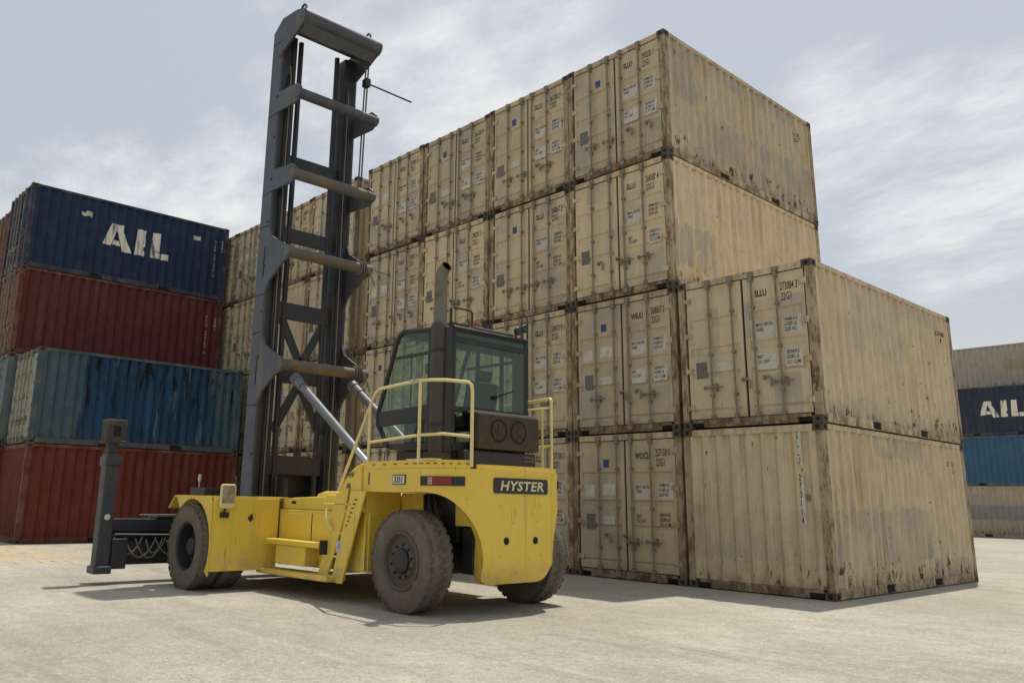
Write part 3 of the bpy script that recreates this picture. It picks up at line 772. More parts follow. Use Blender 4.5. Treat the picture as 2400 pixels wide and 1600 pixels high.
# arch liner and deck
m = MB()
m.xy([(-3.24, S(-1.0)), (-2.35, S(-1.0)), (-1.95, S(-.66)), (-1.74, S(-.3)), (-1.74, S(.3)), (-1.95, S(.66)), (-2.35, S(1.0)), (-3.24, S(1.0))], 1.42, 1.66)
m.xy([(-3.30, S(-1.12)), (-2.32, S(-1.11)), (-1.98, S(-1.0)), (-1.72, S(-.72)), (-1.63, S(-.38)), (-1.63, S(.38)), (-1.72, S(.72)), (-1.98, S(1.0)), (-2.32, S(1.11)), (-3.30, S(1.12))], 1.661, 1.69)
m.build('deck', 'yellow', truck)
for s_ in (-1, 1):
    a, b = sorted((S(s_ * 1.12), S(s_ * .56))); MB().box(-3.30, -3.262, a, b, .42, 1.415).build('wheel_well_wall', 'yellow', truck)
for k in range(3):
    m = MB(); m.tube([(-2.7 + k * .1, S(-.6), 1.38), (-2.62 + k * .12, S(-.66), 1.2), (-2.5 + k * .08, S(-.62), .95)], .025, 8); m.build('hydraulic_hose', 'black', truck)
# raised lip on the near deck edge and the round deck coaming
def lip(z0, z1, d0, d1, i0, i1):
    m = MB(); idx = range(i0, i1)
    o = [inset(i, d0) for i in idx]; q_ = [inset(i, d1) for i in idx]
    for a in range(len(o) - 1):
        p = [o[a], o[a + 1], q_[a + 1], q_[a]]
        m.xy(p, z0, z1)
    return m
iend = max(i for i, p in enumerate(half) if math.hypot(p[0] + 1.6575, p[1] + 5.70) < .06)
lip(1.702, 1.80, .0, .05, 0, iend).build('deck_lip', 'yellow', truck)
lip(1.702, 1.755, .02, .07, iend + 1, len(full) - 2).build('rear_coaming', 'yellow', truck)
m = MB(); m.box(-2.45, -1.95, S(-1.13), S(-.98), 1.80, 1.815); m.build('stack_foot', 'yellow_rail', truck)
# HV fender panel in front of the deck
m = MB(); pts = [(-3.345, 1.37), (-3.345, 1.775), (-3.42, 1.76), (-3.52, 1.72), (-3.62, 1.66), (-3.72, 1.57), (-3.80, 1.46), (-3.84, 1.36), (-3.86, 1.15), (-3.30, 1.15)]
m.xz(pts, S(-1.17), S(-.95)); hp = m.build('step_cowl', 'yellow', truck, .012)
text_mb('HV', .10, (-3.64, S(-1.176), 1.60), (1, 0, 0), (0, 0, 1), (0, -1, 0), bold=.02, shear=.3).build('painted_code', 'badge', hp)
m = MB(); m.lathe([(.0, -.003), (.045, -.003), (.045, 0)], 7, (-3.62, S(-1.176), 1.48)); m.build('worn_decal', 'mast_rust', hp)
for i in range(2, iend - 1, 2):
    px, py = inset(i, -.003); m = MB(); m.box(px - .03, px + .03, py - .004, py + .010, 1.752, 1.762); m.build('worn_edge_mark', 'painted_dark', truck)
for yy in (-.42, .0, .42):
    m = MB(); m.tube([(-1.75, S(yy) - .05, 1.70), (-1.75, S(yy) - .05, 1.735), (-1.75, S(yy) + .05, 1.735), (-1.75, S(yy) + .05, 1.70)], .011, 6); m.build('lifting_loop', 'yellow_rail', cw)
for s_ in (-1, 1):
    for z in (.68, 1.28):
        m = MB(); m.lathe([(.016, -.004), (.016, .008), (.010, .011), (0, .011)], 6, (-1.56, S(s_ * .36), z), 'x'); m.build('bolt', 'yellow', cw)
for (xx, zz) in ((-5.35, .56), (-5.35, 1.02), (-4.5, .56), (-4.5, 1.02), (-3.85, 1.02)):
    m = MB(); m.lathe([(.016, .004), (.016, -.007), (.010, -.010), (0, -.010)], 6, (xx, S(-1.094), zz)); m.build('bolt', 'yellow', chassis)
m = MB(); m.box(-5.30, -5.18, S(-1.035), S(-1.028), 1.23, 1.27); m.build('hood_catch', 'painted_dark', chassis)
m = MB(); m.box(-4.62, -4.60, S(-1.0965), S(-1.0935), .50, 1.10); m.build('panel_gap', 'painted_dark', chassis)
# badge and flat discs with hole shade in their colour on the back
bx = -1.56
m = MB(); r_ = .02; yz = [(S(-.475), 1.44), (S(-.455), 1.42), (S(.455), 1.42), (S(.475), 1.44), (S(.475), 1.585), (S(.455), 1.605), (S(-.455), 1.605), (S(-.475), 1.585)]
m.yz(yz, bx - .05, bx + .014); bd = m.build('badge_plate', 'badge', cw)
text_mb('HYSTER', .158, (bx + .015, S(0), 1.458), (0, 1, 0), (0, 0, 1), (1, 0, 0), 'CENTER', bold=.026, shear=.18, xs=1.34, space=1.06).build('raised_lettering', 'badge_letter', bd)
for s_ in (-1, 1):
    m = MB(); m.lathe([(.045, -.004), (.045, .003), (.040, .0045), (0, .002)], 14, (bx + .001, S(s_ * .255), .86), 'x'); m.build('painted_towing_hole', 'painted_dark', cw)
# tail lamps wrapped round the corners, fleet number plate
def wrap(p0, p1, z0, z1, d, side):
    m = MB(); A = [R(p0 + (p1 - p0) * i / 8) for i in range(9)]
    f = lambda a, r: (CCX + r * math.sin(a), S(-1.14) + CR - r * math.cos(a))
    for a, b in zip(A, A[1:]): m.xy([f(a, CR - .01), f(b, CR - .01), f(b, CR + d), f(a, CR + d)], z0, z1)
    return m.mirror_y(YC) if side > 0 else m
for s_ in (-1, 1):
    tl_ = wrap(12, 55, 1.495, 1.605, .014, s_).build('tail_lamp', 'badge', truck)
    wrap(25.5, 43, 1.505, 1.595, .024, s_).build('red_lens', 'red_lens', tl_)
    wrap(20.5, 25, 1.505, 1.595, .023, s_).build('reversing_lens', 'pink_lens', tl_)
m = MB(); m.box(-2.69, -2.43, S(-1.152), S(-1.139), 1.505, 1.625); m.box(-2.678, -2.442, S(-1.1545), S(-1.1521), 1.516, 1.614, 1)
npl = m.build('fleet_plate', ['badge', 'white'], truck)
text_mb('3351', .105, (-2.56, S(-1.1548), 1.529), (1, 0, 0), (0, 0, 1), (0, -1, 0), 'CENTER', bold=.018, xs=.88).build('fleet_number', 'ink', npl)
m = MB(); m.box(-3.22, -3.19, S(-1.144), S(-1.139), 1.50, 1.66); m.build('faded_decal', 'mast_rust', cw)

# ladder on the near side
m = MB(); ly0, ly1 = S(-1.22), S(-1.19)
def slat(xb, zb, xt, zt, w): return [(xb - w, zb), (xb + w, zb), (xt + w, zt), (xt - w, zt)]
lad = MB(); lad.xz([(-3.87, .24), (-3.62, .24), (-3.16, 1.42), (-3.50, 1.42)], ly0, ly1); lad.xz([(-4.20, .30), (-3.97, .30), (-3.64, 1.05), (-3.56, 1.46), (-3.84, 1.38)], ly0, ly1)
lo = lad.build('ladder', 'yellow', truck, .006)
for (xa, xb, z) in ((-3.99, -3.78, .56), (-3.86, -3.66, .86), (-3.73, -3.55, 1.14)):
    m = MB(); m.box(xa - .02, xb + .05, S(-1.21), S(-1.00), z, z + .025); m.build('rung', 'yellow_rail', lo)
m = MB(); m.box(-3.78, -3.66, S(-1.223), S(-1.2205), .62, .78); m.build('warning_sticker', 'sticker', lo)
m = MB(); m.box(-4.06, -3.93, S(-1.098), S(-1.0945), .80, 1.02); m.build('warning_sticker', 'sticker', chassis); m = MB(); m.box(-4.05, -3.96, S(-1.098), S(-1.0945), .62, .79); m.build('warning_sticker', 'sticker', chassis)
m = MB()
for i in range(7): m.box(-3.40 - i * .03, -3.335 - i * .034, S(-1.2225), S(-1.2205), 1.30 - i * .055, 1.318 - i * .055)
m.build('worn_step_marks', 'badge', lo)
m = MB(); m.tube([(-4.02, S(-1.25), 1.18), (-3.98, S(-1.27), 1.06), (-3.84, S(-1.26), .90)], .016, 8); m.build('grab_handle', 'yellow_rail', lo)

# handrails
def rail(pts, r=.021): 
    m = MB(); m.tube(pts, r, 10); return m
ry = S(-1.12)
m = rail([(-3.93, ry, 1.42), (-3.80, ry, 1.66), (-3.22, ry, 2.62), (-3.16, ry, 2.70), (-3.06, ry, 2.745), (-2.2, ry, 2.78), (-1.88, S(-1.0), 2.765), (-1.68, S(-.80), 2.74), (-1.655, S(-.775), 2.71), (-1.645, S(-.765), 2.63), (-1.645, S(-.765), 1.72)])
hr = m.build('handrail', 'yellow_rail', truck)
m = rail([(-3.27, ry, 2.05), (-2.2, ry, 2.10), (-1.9, S(-1.0), 2.11), (-1.645, S(-.765), 2.08)], .019); m.build('mid_rail', 'yellow_rail', hr)
m = rail([(-3.27, ry, 1.76), (-3.27, ry, 2.56)], .021); m.build('rail_post', 'yellow_rail', hr)
m = rail([(-2.22, ry, 1.76), (-2.22, ry, 2.77)], .021); m.build('rail_post', 'yellow_rail', hr)
m = rail([(-1.95, S(1.0), 1.72), (-1.95, S(1.0), 2.63), (-1.96, S(1.01), 2.70), (-2.02, S(1.06), 2.735), (-2.6, S(1.12), 2.72), (-3.2, S(1.12), 2.70)])
hr2 = m.build('handrail', 'yellow_rail', truck)
m = rail([(-2.10, S(.98), 1.72), (-2.10, S(.98), 2.62)], .016); m.build('rail_post', 'yellow_rail', hr2)
m = rail([(-1.95, S(1.0), 2.08), (-2.12, S(1.06), 2.075), (-3.2, S(1.12), 2.07)], .017); m.build('mid_rail', 'yellow_rail', hr2)
m = rail([(-2.55, S(.72), 2.55), (-1.96, S(.99), 2.60)], .014); m.build('cross_rail', 'yellow_rail', hr2)
m = MB(); m.box(-2.42, -2.22, S(-1.15), S(-1.10), 2.765, 2.80); m.build('lamp_bracket', 'sticker', hr)

# exhaust stack
m = MB(); sx_, sy_ = -2.24, S(-.80)
m.box(sx_ - .15, sx_ + .14, sy_ - .11, sy_ + .10, 1.70, 1.90)
m.tube([(sx_, sy_, 1.88), (sx_, sy_, 3.52), (sx_, sy_, 3.56)], [.118, .118, .10], 24)
st = m.build('exhaust_stack', 'stack', truck)
for z in (2.25, 3.2):
    m = MB(); m.lathe([(.119, -.02), (.126, -.02), (.126, .02), (.119, .02)], 24, (sx_, sy_, z), 'z', closed=True); m.build('clamp_band', 'black', st)
m = MB(); m.box(sx_ + .120, sx_ + .15, sy_ - .02, sy_ + .10, 1.90, 3.50); m.build('heat_shield', 'black', st, .012)
m = MB(); m.tube([(sx_ - .01, sy_, 3.5), (sx_ - .01, sy_, 4.12), (sx_ + .0, sy_ + .0, 4.20), (sx_ + .045, sy_ - .0, 4.27), (sx_ + .11, sy_ - .0, 4.31)], [.075, .075, .075, .074, .074], 14, caps=False)
m.lathe([(.0, .0), (.066, .0)], 14, (sx_ + .085, sy_, 4.295), 'x', 1)
m.build('tailpipe', ['pipe', 'painted_dark'], st)

# cab
cab = bpy.data.objects.new('cab', None)
CX0, CX1, CY = -2.10, -3.20, .665
m = MB()
m.box(-3.35, -2.14, S(-.60), S(.60), 1.70, 1.96)                      # plinth
m.xz([(-3.43, 1.98), (-2.12, 1.93), (-2.12, 2.05), (-3.48, 2.06)], S(-CY), S(CY))   # floor
cabo = m.build('cab', 'black', truck, .01)
def bar(m, p, q_, r=.035): m.tube([p, q_], r, 8)
fr = MB()
for s_ in (-1, 1):
    y = S(s_ * CY)
    fr.tube([(-3.46, y, 2.03), (-3.71, y, 2.34), (-3.71, y, 2.50), (-3.34, y, 3.44), (-3.27, y, 3.56), (-3.16, y, 3.60), (-2.16, y, 3.50)], .034, 8)
    fr.tube([(-2.13, y, 2.0), (-2.13, y, 3.50)], .034, 8)
    fr.box(-2.62, -2.56, y - .02, y + .02, 2.05, 3.54)
    fr.xz([(-3.70, 2.30), (-2.12, 2.36), (-2.12, 2.56), (-3.70, 2.51)], y - .018, y + .018)
    fr.box(-3.34, -2.14, y - .016, y + .016, 3.22, 3.26)
for x, z in ((-3.71, 2.42), (-3.25, 3.57), (-2.13, 3.50), (-2.13, 2.46), (-3.46, 2.03), (-2.13, 3.36)):
    fr.box(x - .03, x + .03, S(-CY), S(CY), z - .035, z + .035)
fr.box(-2.155, -2.125, S(CY - .23), S(CY), 2.46, 3.36)
fr.build('cab_frame', 'black', cabo, .006)
rf = MB(); rf.xz([(-3.20, 3.585), (-2.10, 3.485), (-2.06, 3.50), (-2.10, 3.54), (-3.20, 3.635)], S(-CY - .02), S(CY + .02)); rf.build('cab_roof', 'black', cabo, .015)
g = MB()
for s_ in (-1, 1):
    y = S(s_ * (CY - .005)); g.xz([(-3.69, 2.51), (-2.14, 2.56), (-2.14, 3.48), (-3.18, 3.57), (-3.32, 3.44)], y - .003, y + .003); g.xz([(-3.46, 2.07), (-2.14, 2.06), (-2.14, 2.36), (-3.68, 2.31)], y - .003, y + .003)
    g.build('side_window', 'glass', cabo); g = MB()
g.box(-2.118, -2.112, S(-CY + .03), S(CY - .03), 2.50, 3.46); rw = g.build('rear_window', 'glass', cabo)
g = MB(); g.xz([(-3.70, 2.46), (-3.692, 2.46), (-3.27, 3.52), (-3.278, 3.52)], S(-CY + .03), S(CY - .03)); g.build('windscreen', 'glass', cabo)
m = MB(); m.xz([(-2.165, 3.24), (-2.15, 3.24), (-2.15, 3.47), (-2.165, 3.47)], S(-CY + .04), S(CY - .04)); m.build('sun_blind', 'seat', cabo)
m = MB(); m.tube([(-2.09, S(.05), 2.66), (-2.09, S(.40), 2.78)], .008, 6); m.lathe([(.03, -.02), (.03, .03), (0, .035)], 10, (-2.105, S(.05), 2.66), 'x'); m.build('wiper', 'painted_dark', cabo)
# seat, console, wheel seen through the glass
m = MB(); m.box(-2.75, -2.35, S(-.28), S(.26), 2.25, 2.42); m.xz([(-2.42, 2.40), (-2.28, 2.40), (-2.20, 2.86), (-2.32, 2.88)], S(-.27), S(.25)); m.xz([(-2.31, 2.88), (-2.23, 2.88), (-2.19, 3.02), (-2.28, 3.03)], S(-.15), S(.13))
m.build('seat', 'seat', cabo, .04)
m = MB(); m.box(-3.45, -3.25, S(-.4), S(.4), 2.06, 2.55); m.tube([(-3.3, S(0), 2.5), (-3.12, S(0), 2.66)], .03, 8); m.lathe([(.17, -.012), (.19, 0), (.17, .012), (.16, 0)], 18, (-3.08, S(0), 2.68), 'x', closed=True); m.build('console', 'seat', cabo, .02)
m = MB(); m.box(-3.20, -3.16, S(-.25), S(-.05), 3.06, 3.20); m.tube([(-3.2, S(-.15), 3.2), (-3.25, S(-.15), 3.5)], .01, 6); m.build('interior_mirror', 'seat', cabo, .01)
m = MB(); m.tube([(-3.05, S(CY - .04), 2.1), (-3.05, S(CY - .04), 3.5)], .03, 6); m.tube([(-3.05, S(-CY + .05), 2.4), (-3.05, S(-CY + .05), 3.3)], .012, 6); m.build('grab_bar', 'seat', cabo)
# roof fittings
m = MB(); m.box(-2.75, -2.25, S(-.60), S(-.30), 3.58, 3.61); m.tube([(-2.2, S(-.66), 3.58), (-2.2, S(-.66), 3.78), (-2.2, S(-.62), 3.80), (-2.2, S(-.32), 3.80), (-2.2, S(-.28), 3.78), (-2.2, S(-.28), 3.58)], .014, 6); m.build('roof_guard', 'black', cabo)
m = MB(); m.xz([(-2.9, 3.64), (-2.2, 3.575), (-2.2, 3.60), (-2.9, 3.67)], S(-.20), S(.55)); m.build('roof_hatch', 'cyl', cabo, .008)
m = MB(); m.lathe([(.045, 0), (.045, .06), (.03, .09), (0, .095)], 10, (-2.25, S(-.12), 3.59), 'z'); m.build('beacon', 'orange', cabo)
for yy in (.50, .62):
    m = MB(); m.lathe([(0, -.02), (.055, -.015), (.06, .03), (.05, .045), (0, .04)], 12, (-2.12, S(yy), 3.63 + .05 * (yy > .55)), 'x'); m.tube([(-2.14, S(yy), 3.52), (-2.14, S(yy), 3.62)], .012, 6); m.build('work_lamp', 'black', cabo)
m = MB(); m.tube([(-2.12, S(.70), 2.5), (-2.12, S(.70), 3.86), (-2.14, S(.66), 3.90)], .009, 6); m.build('antenna', 'black', cabo)
# air conditioner on the back wall
m = MB(); m.box(-2.085, -1.90, S(-.42), S(.70), 1.97, 2.42); ac = m.build('air_conditioner', 'brown_box', truck, .015)
m = MB(); m.box(-2.08, -1.96, S(-.44), S(.72), 2.422, 2.45); m.build('trim_strip', 'bar', ac, .004)
for yy in (-.06, .30):
    m = MB(); m.lathe([(.150, -.008), (.150, .006), (.128, .006), (.128, -.004), (0, -.004)], 24, (-1.899, S(yy), 2.21), 'x', 0)
    fo = m.build('cooling_fan', 'painted_dark', ac)
    b = MB()
    for k in range(6):
        a = k * math.pi / 3 + .2
        b.yz([(S(yy) + .02 * math.cos(a), 2.21 + .02 * math.sin(a)), (S(yy) + .122 * math.cos(a), 2.21 + .122 * math.sin(a)), (S(yy) + .122 * math.cos(a + .5), 2.21 + .122 * math.sin(a + .5))], -1.895, -1.892)
    b.lathe([(.03, 0), (.03, .012), (0, .013)], 10, (-1.898, S(yy), 2.21), 'x'); b.build('fan_blades', 'brown_box', fo)
m = MB(); m.box(-2.08, -1.93, S(-.62), S(.66), 1.72, 1.94); m.build('cab_mount', 'black', truck, .01)
m = MB(); m.tube([(-1.96, S(.22), 1.86), (-1.94, S(.45), 1.90), (-1.94, S(.66), 1.88)], .012, 6); m.build('hose', 'hose', truck); m = MB(); m.tube([(-1.96, S(.26), 1.82), (-1.94, S(.45), 1.84), (-1.94, S(.66), 1.85)], .012, 6); m.build('hose', 'hose', truck)
m = MB(); m.tube([(-3.6, S(1.0), 1.3), (-3.6, S(1.0), 1.78)], .16, 14); m.lathe([(.19, 0), (.19, .10), (.12, .17), (0, .19)], 16, (-3.6, S(1.0), 1.78), 'z'); m.build('air_cleaner', 'black', truck)

# wheels
def tyre_mb(cx_, yo, s_, r=.61, w=.34, steer=0.0):
    """yo = outer face plane, s_ = -1 near side; returns (tyre, tread) builders"""
    rim = .345; d = -s_
    pr = [(rim, .02), (rim + .03, .0), (r * .76, -.004), (r * .90, .004), (r * .972, .022), (r * .994, .05), (r * .994, w - .05), (r * .972, w - .022), (r * .90, w - .004), (rim + .03, w), (rim, w - .02)]
    t = MB(); t.lathe([(a, b * d) for a, b in pr], 72, (cx_, yo, r - .012), 'y', closed=True)
    tr = MB(); nl = 34
    for k in range(nl):
        for half_ in (0, 1):
            a0 = 2 * math.pi * (k + .5 * half_) / nl; a1 = a0 + 2 * math.pi * .66 / nl; sk = .11 * (1 if half_ == 0 else -1)
            y0, y1 = (.006, w * .50) if half_ == 0 else (w * .50, w - .006)
            vs = []
            for (a, yy, dr) in ((a0 + (0 if half_ == 0 else sk), y0, -.012 if half_ == 0 else 0), (a1 + (0 if half_ == 0 else sk), y0, -.012 if half_ == 0 else 0), (a1 + (sk if half_ == 0 else 0), y1, 0 if half_ == 0 else -.012), (a0 + (sk if half_ == 0 else 0), y1, 0 if half_ == 0 else -.012)):
                vs.append((a, yy, dr))
            top = [(cx_ + (r + .004 + dr) * math.cos(a), yo + yy * d, r - .012 + (r + .004 + dr) * math.sin(a)) for a, yy, dr in vs]
            bot = [(cx_ + (r - .045) * math.cos(a), yo + yy * d, r - .012 + (r - .045) * math.sin(a)) for a, yy, dr in vs]
            tr.add(top + bot, [(0, 1, 2, 3), (0, 4, 5, 1), (1, 5, 6, 2), (2, 6, 7, 3), (3, 7, 4, 0)])
    for v in tr.v + t.v: 
        if v.z < .002: v.z = .002
    return t, tr
def wheel(cx_, yo, s_, deep, name='wheel'):
    t, tr = tyre_mb(cx_, yo, s_)
    w = bpy.data.objects.new(name, None); 
    d = -s_; c = (cx_, yo, .598)
    rm = MB()
    if deep: pr = [(.350, .02), (.345, .03), (.318, .045), (.305, .22), (.25, .235), (.20, .235), (.19, .20), (.10, .19), (0, .19)]
    else: pr = [(.350, .012), (.345, .0), (.325, -.006), (.312, .012), (.305, .06), (.285, .075), (.225, .062), (.205, .035), (.17, .03), (.155, .03)]
    rmat = 'hub' if deep else 'rim'  # deep rims take the dark hub colour to stand for shade in the recess
    rm.lathe([(a, b * d) for a, b in pr], 48, c, 'y', caps=False)
    ro = rm.build(name, rmat, truck)
    t.build('tyre', 'tyre', ro); tr.build('tyre_tread', 'tread', ro, smooth=False)
    hb = MB()
    if deep: hb.lathe([(.13, .20 * d), (.125, .10 * d), (.10, .08 * d), (0, .08 * d)], 20, c, 'y')
    else: hb.lathe([(.150, .04 * d), (.148, .0 * d), (.12, -.02 * d), (.07, -.028 * d), (0, -.03 * d)], 24, c, 'y')
    hb.build('hub', 'hub', ro)
    for k in range(10):
        a = 2 * math.pi * k / 10 + .2; rr_ = .225 if deep else .188; yb = (.23 if deep else .033) * d
        b = MB(); b.lathe([(.017, 0), (.017, -.03 * d), (.011, -.036 * d), (0, -.036 * d)], 6, (cx_ + rr_ * math.cos(a), yo + yb, .598 + rr_ * math.sin(a)), 'y'); b.build('wheel_nut', 'hub', ro)
    return ro
for s_ in (-1, 1):
    wheel(-2.44, S(s_ * 1.185), s_, False)
    wheel(-6.18, S(s_ * 2.26), s_, True)
    wheel(-6.18, S(s_ * 1.88), s_, True)

# mast -------------------------------------------------------------
MX0, MX1 = -7.32, -6.97       # rails
mb = MB(); HW = .85
BARS = [3.47, 5.41, 6.83, 8.37, 9.86]
def side_plate(s_):
    y0, y1 = sorted((S(s_ * HW), S(s_ * (HW - .045))))
    m = MB()
    # one outline with brackets reaching back to the cross tubes
    rear = MX1; tip = -6.22
    o = [(MX0, .62), (rear, .62)]
    def small(z): return [(rear, z - .13), (tip - .10, z - .16), (tip + .02, z - .09), (tip + .02, z + .10), (tip - .10, z + .20), (rear, z + .27)]
    def large(z): return [(rear, z - .58), (rear + .10, z - .42), (tip - .22, z - .17), (tip - .02, z - .12), (tip + .02, z), (tip - .02, z + .12), (tip - .20, z + .17), (rear + .10, z + .42), (rear, z + .62)]
    o += large(BARS[0]) + large(BARS[1]) + small(BARS[2]) + small(BARS[3])
    z = BARS[4]; o += [(rear, z - .40), (tip - .25, z - .20), (tip - .03, z - .10), (tip + .03, z + .02), (tip + .0, z + .13), (tip - .12, z + .22), (tip - .30, z + .27), (MX0 + .30, z + .32), (MX0, z + .12)]
    # concave outline -> triangulated through bmesh
    bm = bmesh.new(); f = bm.faces.new([bm.verts.new((a, y0, b)) for a, b in o]); f.normal_update(); bmesh.ops.triangulate(bm, faces=[f])
    r = bmesh.ops.extrude_face_region(bm, geom=bm.faces[:]); bmesh.ops.translate(bm, verts=[v for v in r['geom'] if isinstance(v, bmesh.types.BMVert)], vec=(0, y1 - y0, 0))
    bm.verts.index_update(); m.add([v.co.copy() for v in bm.verts], [[v.index for v in f.verts] for f in bm.faces]); bm.free()
    return m
mast = bpy.data.objects.new('mast', None); COL.objects.link(mast); mast.parent = truck
for s_ in (-1, 1):
    m = side_plate(s_)
    ya, yb = sorted((S(s_ * (HW - .046)), S(s_ * (HW - .215))))
    orl = m.build('outer_rail', 'mast', mast, smooth=False)
    m = MB(); m.box(MX1 - .05, MX1 - .004, ya, yb, .62, 9.9); m.box(MX0, MX0 + .05, ya, yb, .62, 9.9); m.build('rail_flange', 'mast_dark', orl, smooth=False)
    for z in BARS:
        for zz in ((z - .62, z + .64) if z < 6 else (z - .15,)):
            m = MB(); y = S(s_ * (HW + .0015)); m.box(MX0 + .005, MX1 - .005, min(y, y - s_ * .003), max(y, y - s_ * .003), zz - .008, zz + .008); m.build('weld_seam', 'painted_dark', orl)
    for k in range(11):
        m = MB(); m.lathe([(.022, 0), (.022, s_ * .012), (.012, s_ * .016), (0, s_ * .016)], 8, (MX1 - .06, S(s_ * HW), 1.2 + k * .82)); m.build('bolt', 'mast_dark', orl)
    a, b = sorted((S(s_ * (HW - .08)), S(s_ * (HW - .10))))
    m = MB(); m.box(MX0 + .055, MX1 - .055, a, b, .7, 9.5); a, b = sorted((S(s_ * (HW - .225)), S(s_ * (HW - .305)))); m.box(MX0 + .06, MX1 + .03, a, b, .62, 9.85); a, b = sorted((S(s_ * (HW - .09)), S(s_ * (HW - .21)))); m.box(-7.18, -7.12, a, b, .62, 9.3)
    m.build('inner_rail', 'mast_dark', mast, smooth=False)
    m = MB(); yy = S(s_ * .41); m.tube([(-7.04, yy, .8), (-7.04, yy, 9.85)], .050, 10); m.build('lift_cylinder', 'mast_dark', mast)
    m = MB(); yy = S(s_ * .41) + .064
    for k in range(64): m.box(-7.16 + .006 * (k % 2), -7.12 - .006 * (k % 2), yy - .028 + .006 * (k % 2), yy + .028 - .006 * (k % 2), .8 + k * .14, .8 + k * .14 + .138)
    m.build('lift_chain', 'mast_dark', mast, smooth=False)
    for z in (BARS[0] - .02, BARS[1] - .02):
        m = MB(); y = S(s_ * (HW + .002)); m.xz([(-7.10, z - .25), (-7.075, z - .28), (-7.06, z - .25), (-7.05, z + .25), (-7.03, z + .28), (-7.065, z + .275), (-7.085, z + .25)], min(y, y - s_ * .003), max(y, y - s_ * .003)); m.build('painted_slot', 'painted_dark', mast)  # near-black sliver on the plate, its colour standing for a slot's shade
for i, z in enumerate(BARS):
    m = MB()
    if i < 4: m.tube([(-6.27, S(-HW - .015), z), (-6.27, S(HW + .03), z)], [.098, .098], 16)
    else:
        m.tube([(-6.31, S(-HW + .02), z + .06), (-6.31, S(HW + .03), z + .06)], .15, 18)
        m.xz([(-6.43, z - .22), (-6.38, z - .24), (-6.20, z + .0), (-6.22, z + .08), (-6.32, z + .05)], S(-HW + .05), S(HW - .05)); m.box(-7.0, -6.40, S(-HW + .05), S(HW - .05), z + .10, z + .17)
    cb = m.build('cross_tube', 'mast' if i > 2 else 'mast_rust', mast)
    if i < 2:   # rope lashings on the lower tubes
        m = MB()
        for k in range(3): m.lathe([(.125, -.012), (.138, 0), (.125, .012)], 14, (-6.27, S(HW - .12 - k * .05), z))
        m.tube([(-6.2, S(HW - .15), z + .1), (-6.15, S(HW - .35), z + .28), (-6.1, S(HW - .42), z + .35)], .012, 5); m.tube([(-6.16, S(HW - .1), z), (-6.12, S(HW - .02), z - .18), (-6.1, S(HW + .02), z - .32)], .018, 5)
        m.build('rope_lashing', 'pipe', cb)
for z, h in ((7.36, .15), (5.98, .13), (4.57, .15), (1.86, .16)): MB().box(-7.09, -7.02, S(-.53), S(.53), z - h, z + h).build('mast_brace', 'mast_dark', mast, .008)
m = MB()
for a, b in (((-.47, 4.5), (0, 3.62)), ((.47, 4.5), (0, 3.62)), ((0, 3.30), (-.47, 2.42)), ((0, 3.30), (.47, 2.42))):
    dy, dz = b[0] - a[0], b[1] - a[1]; l = math.hypot(dy, dz); nx, nz = -dz / l * .075, dy / l * .075
    m.yz([(S(a[0]) + nx, a[1] + nz), (S(b[0]) + nx, b[1] + nz), (S(b[0]) - nx, b[1] - nz), (S(a[0]) - nx, a[1] - nz)], -7.08, -7.04)
m.box(-7.10, -7.03, S(-.35), S(.35), 3.28, 3.62)
m.build('cross_brace', 'mast_dark', mast, smooth=False)
for s_ in (-1, 1):
    m = MB(); y = S(s_ * (HW - .12)); m.tube([(-6.55, y, 10.12), (-6.55, y, 10.20), (-6.50, y, 10.26), (-6.42, y, 10.26), (-6.38, y, 10.20), (-6.38, y, 10.02)], .02, 6); m.build('lifting_eye', 'mast', mast)
m = MB()
for k, yy in enumerate((.91, .97)):
    m = MB(); m.tube([(-6.75, S(yy), 9.75), (-6.80, S(yy + .015), 9.0), (-6.80, S(yy), 8.2), (-6.85, S(yy), 6.0), (-6.85, S(yy), 2.2)], .016, 6); m.build('hose', 'mast_rust', mast)
for s_ in (-1, 1):
    for k in range(3):
        hm = MB(); yy = S(s_ * (.60 + .045 * k)); hm.tube([(-6.925, yy, 1.1), (-6.92, yy + .006, 4.0 + .3 * k), (-6.93, yy - .006, 7.0), (-6.925, yy, 9.2 - .2 * k), (-7.0, yy, 9.5 - .2 * k)], .017, 6); hm.build('hose', 'black' if k != 1 else 'hose', mast)
m = MB(); m.tube([(-6.72, S(.93), 9.38), (-6.12, S(1.60), 8.98)], .018, 6); m.box(-6.80, -6.66, S(.87), S(.98), 9.30, 9.46); m.build('guide_rod', 'mast_dark', mast)
m = MB(); m.tube([(-6.27, S(HW), 5.45), (-6.2, S(1.3), 5.38)], .009, 5); m.build('guide_rod', 'mast_dark', mast)
m = MB(); m.box(-7.0, -6.6, S(-.42), S(-.36), 1.30, 1.62); m.tube([(-6.75, S(-.5), 1.3), (-6.75, S(-.5), 1.70), (-6.6, S(-.44), 1.72)], .02, 6); m.build('valve_block', 'mast_dark', mast)
for s_ in (-1, 1):
    y = S(s_ * .57)
    m = MB(); m.tube([(-6.22, y, 3.26), (-6.12, y, 3.19)], .10, 12); m.tube([(-6.16, y, 3.22), (-5.95, y, 3.08)], [.085, .085], 12); m.tube([(-5.95, y, 3.08), (-4.35, y, 2.02)], .066, 14); tcy = m.build('tilt_cylinder', 'cyl', truck)
    m = MB(); m.tube([(-4.35, y, 2.02), (-3.7, y, 1.59)], .048, 12); m.build('piston_rod', 'chrome', tcy)
    m = MB(); m.tube([(-5.9, y, 2.95), (-4.5, y, 2.04)], .014, 6); m.build('hose', 'hose', tcy)

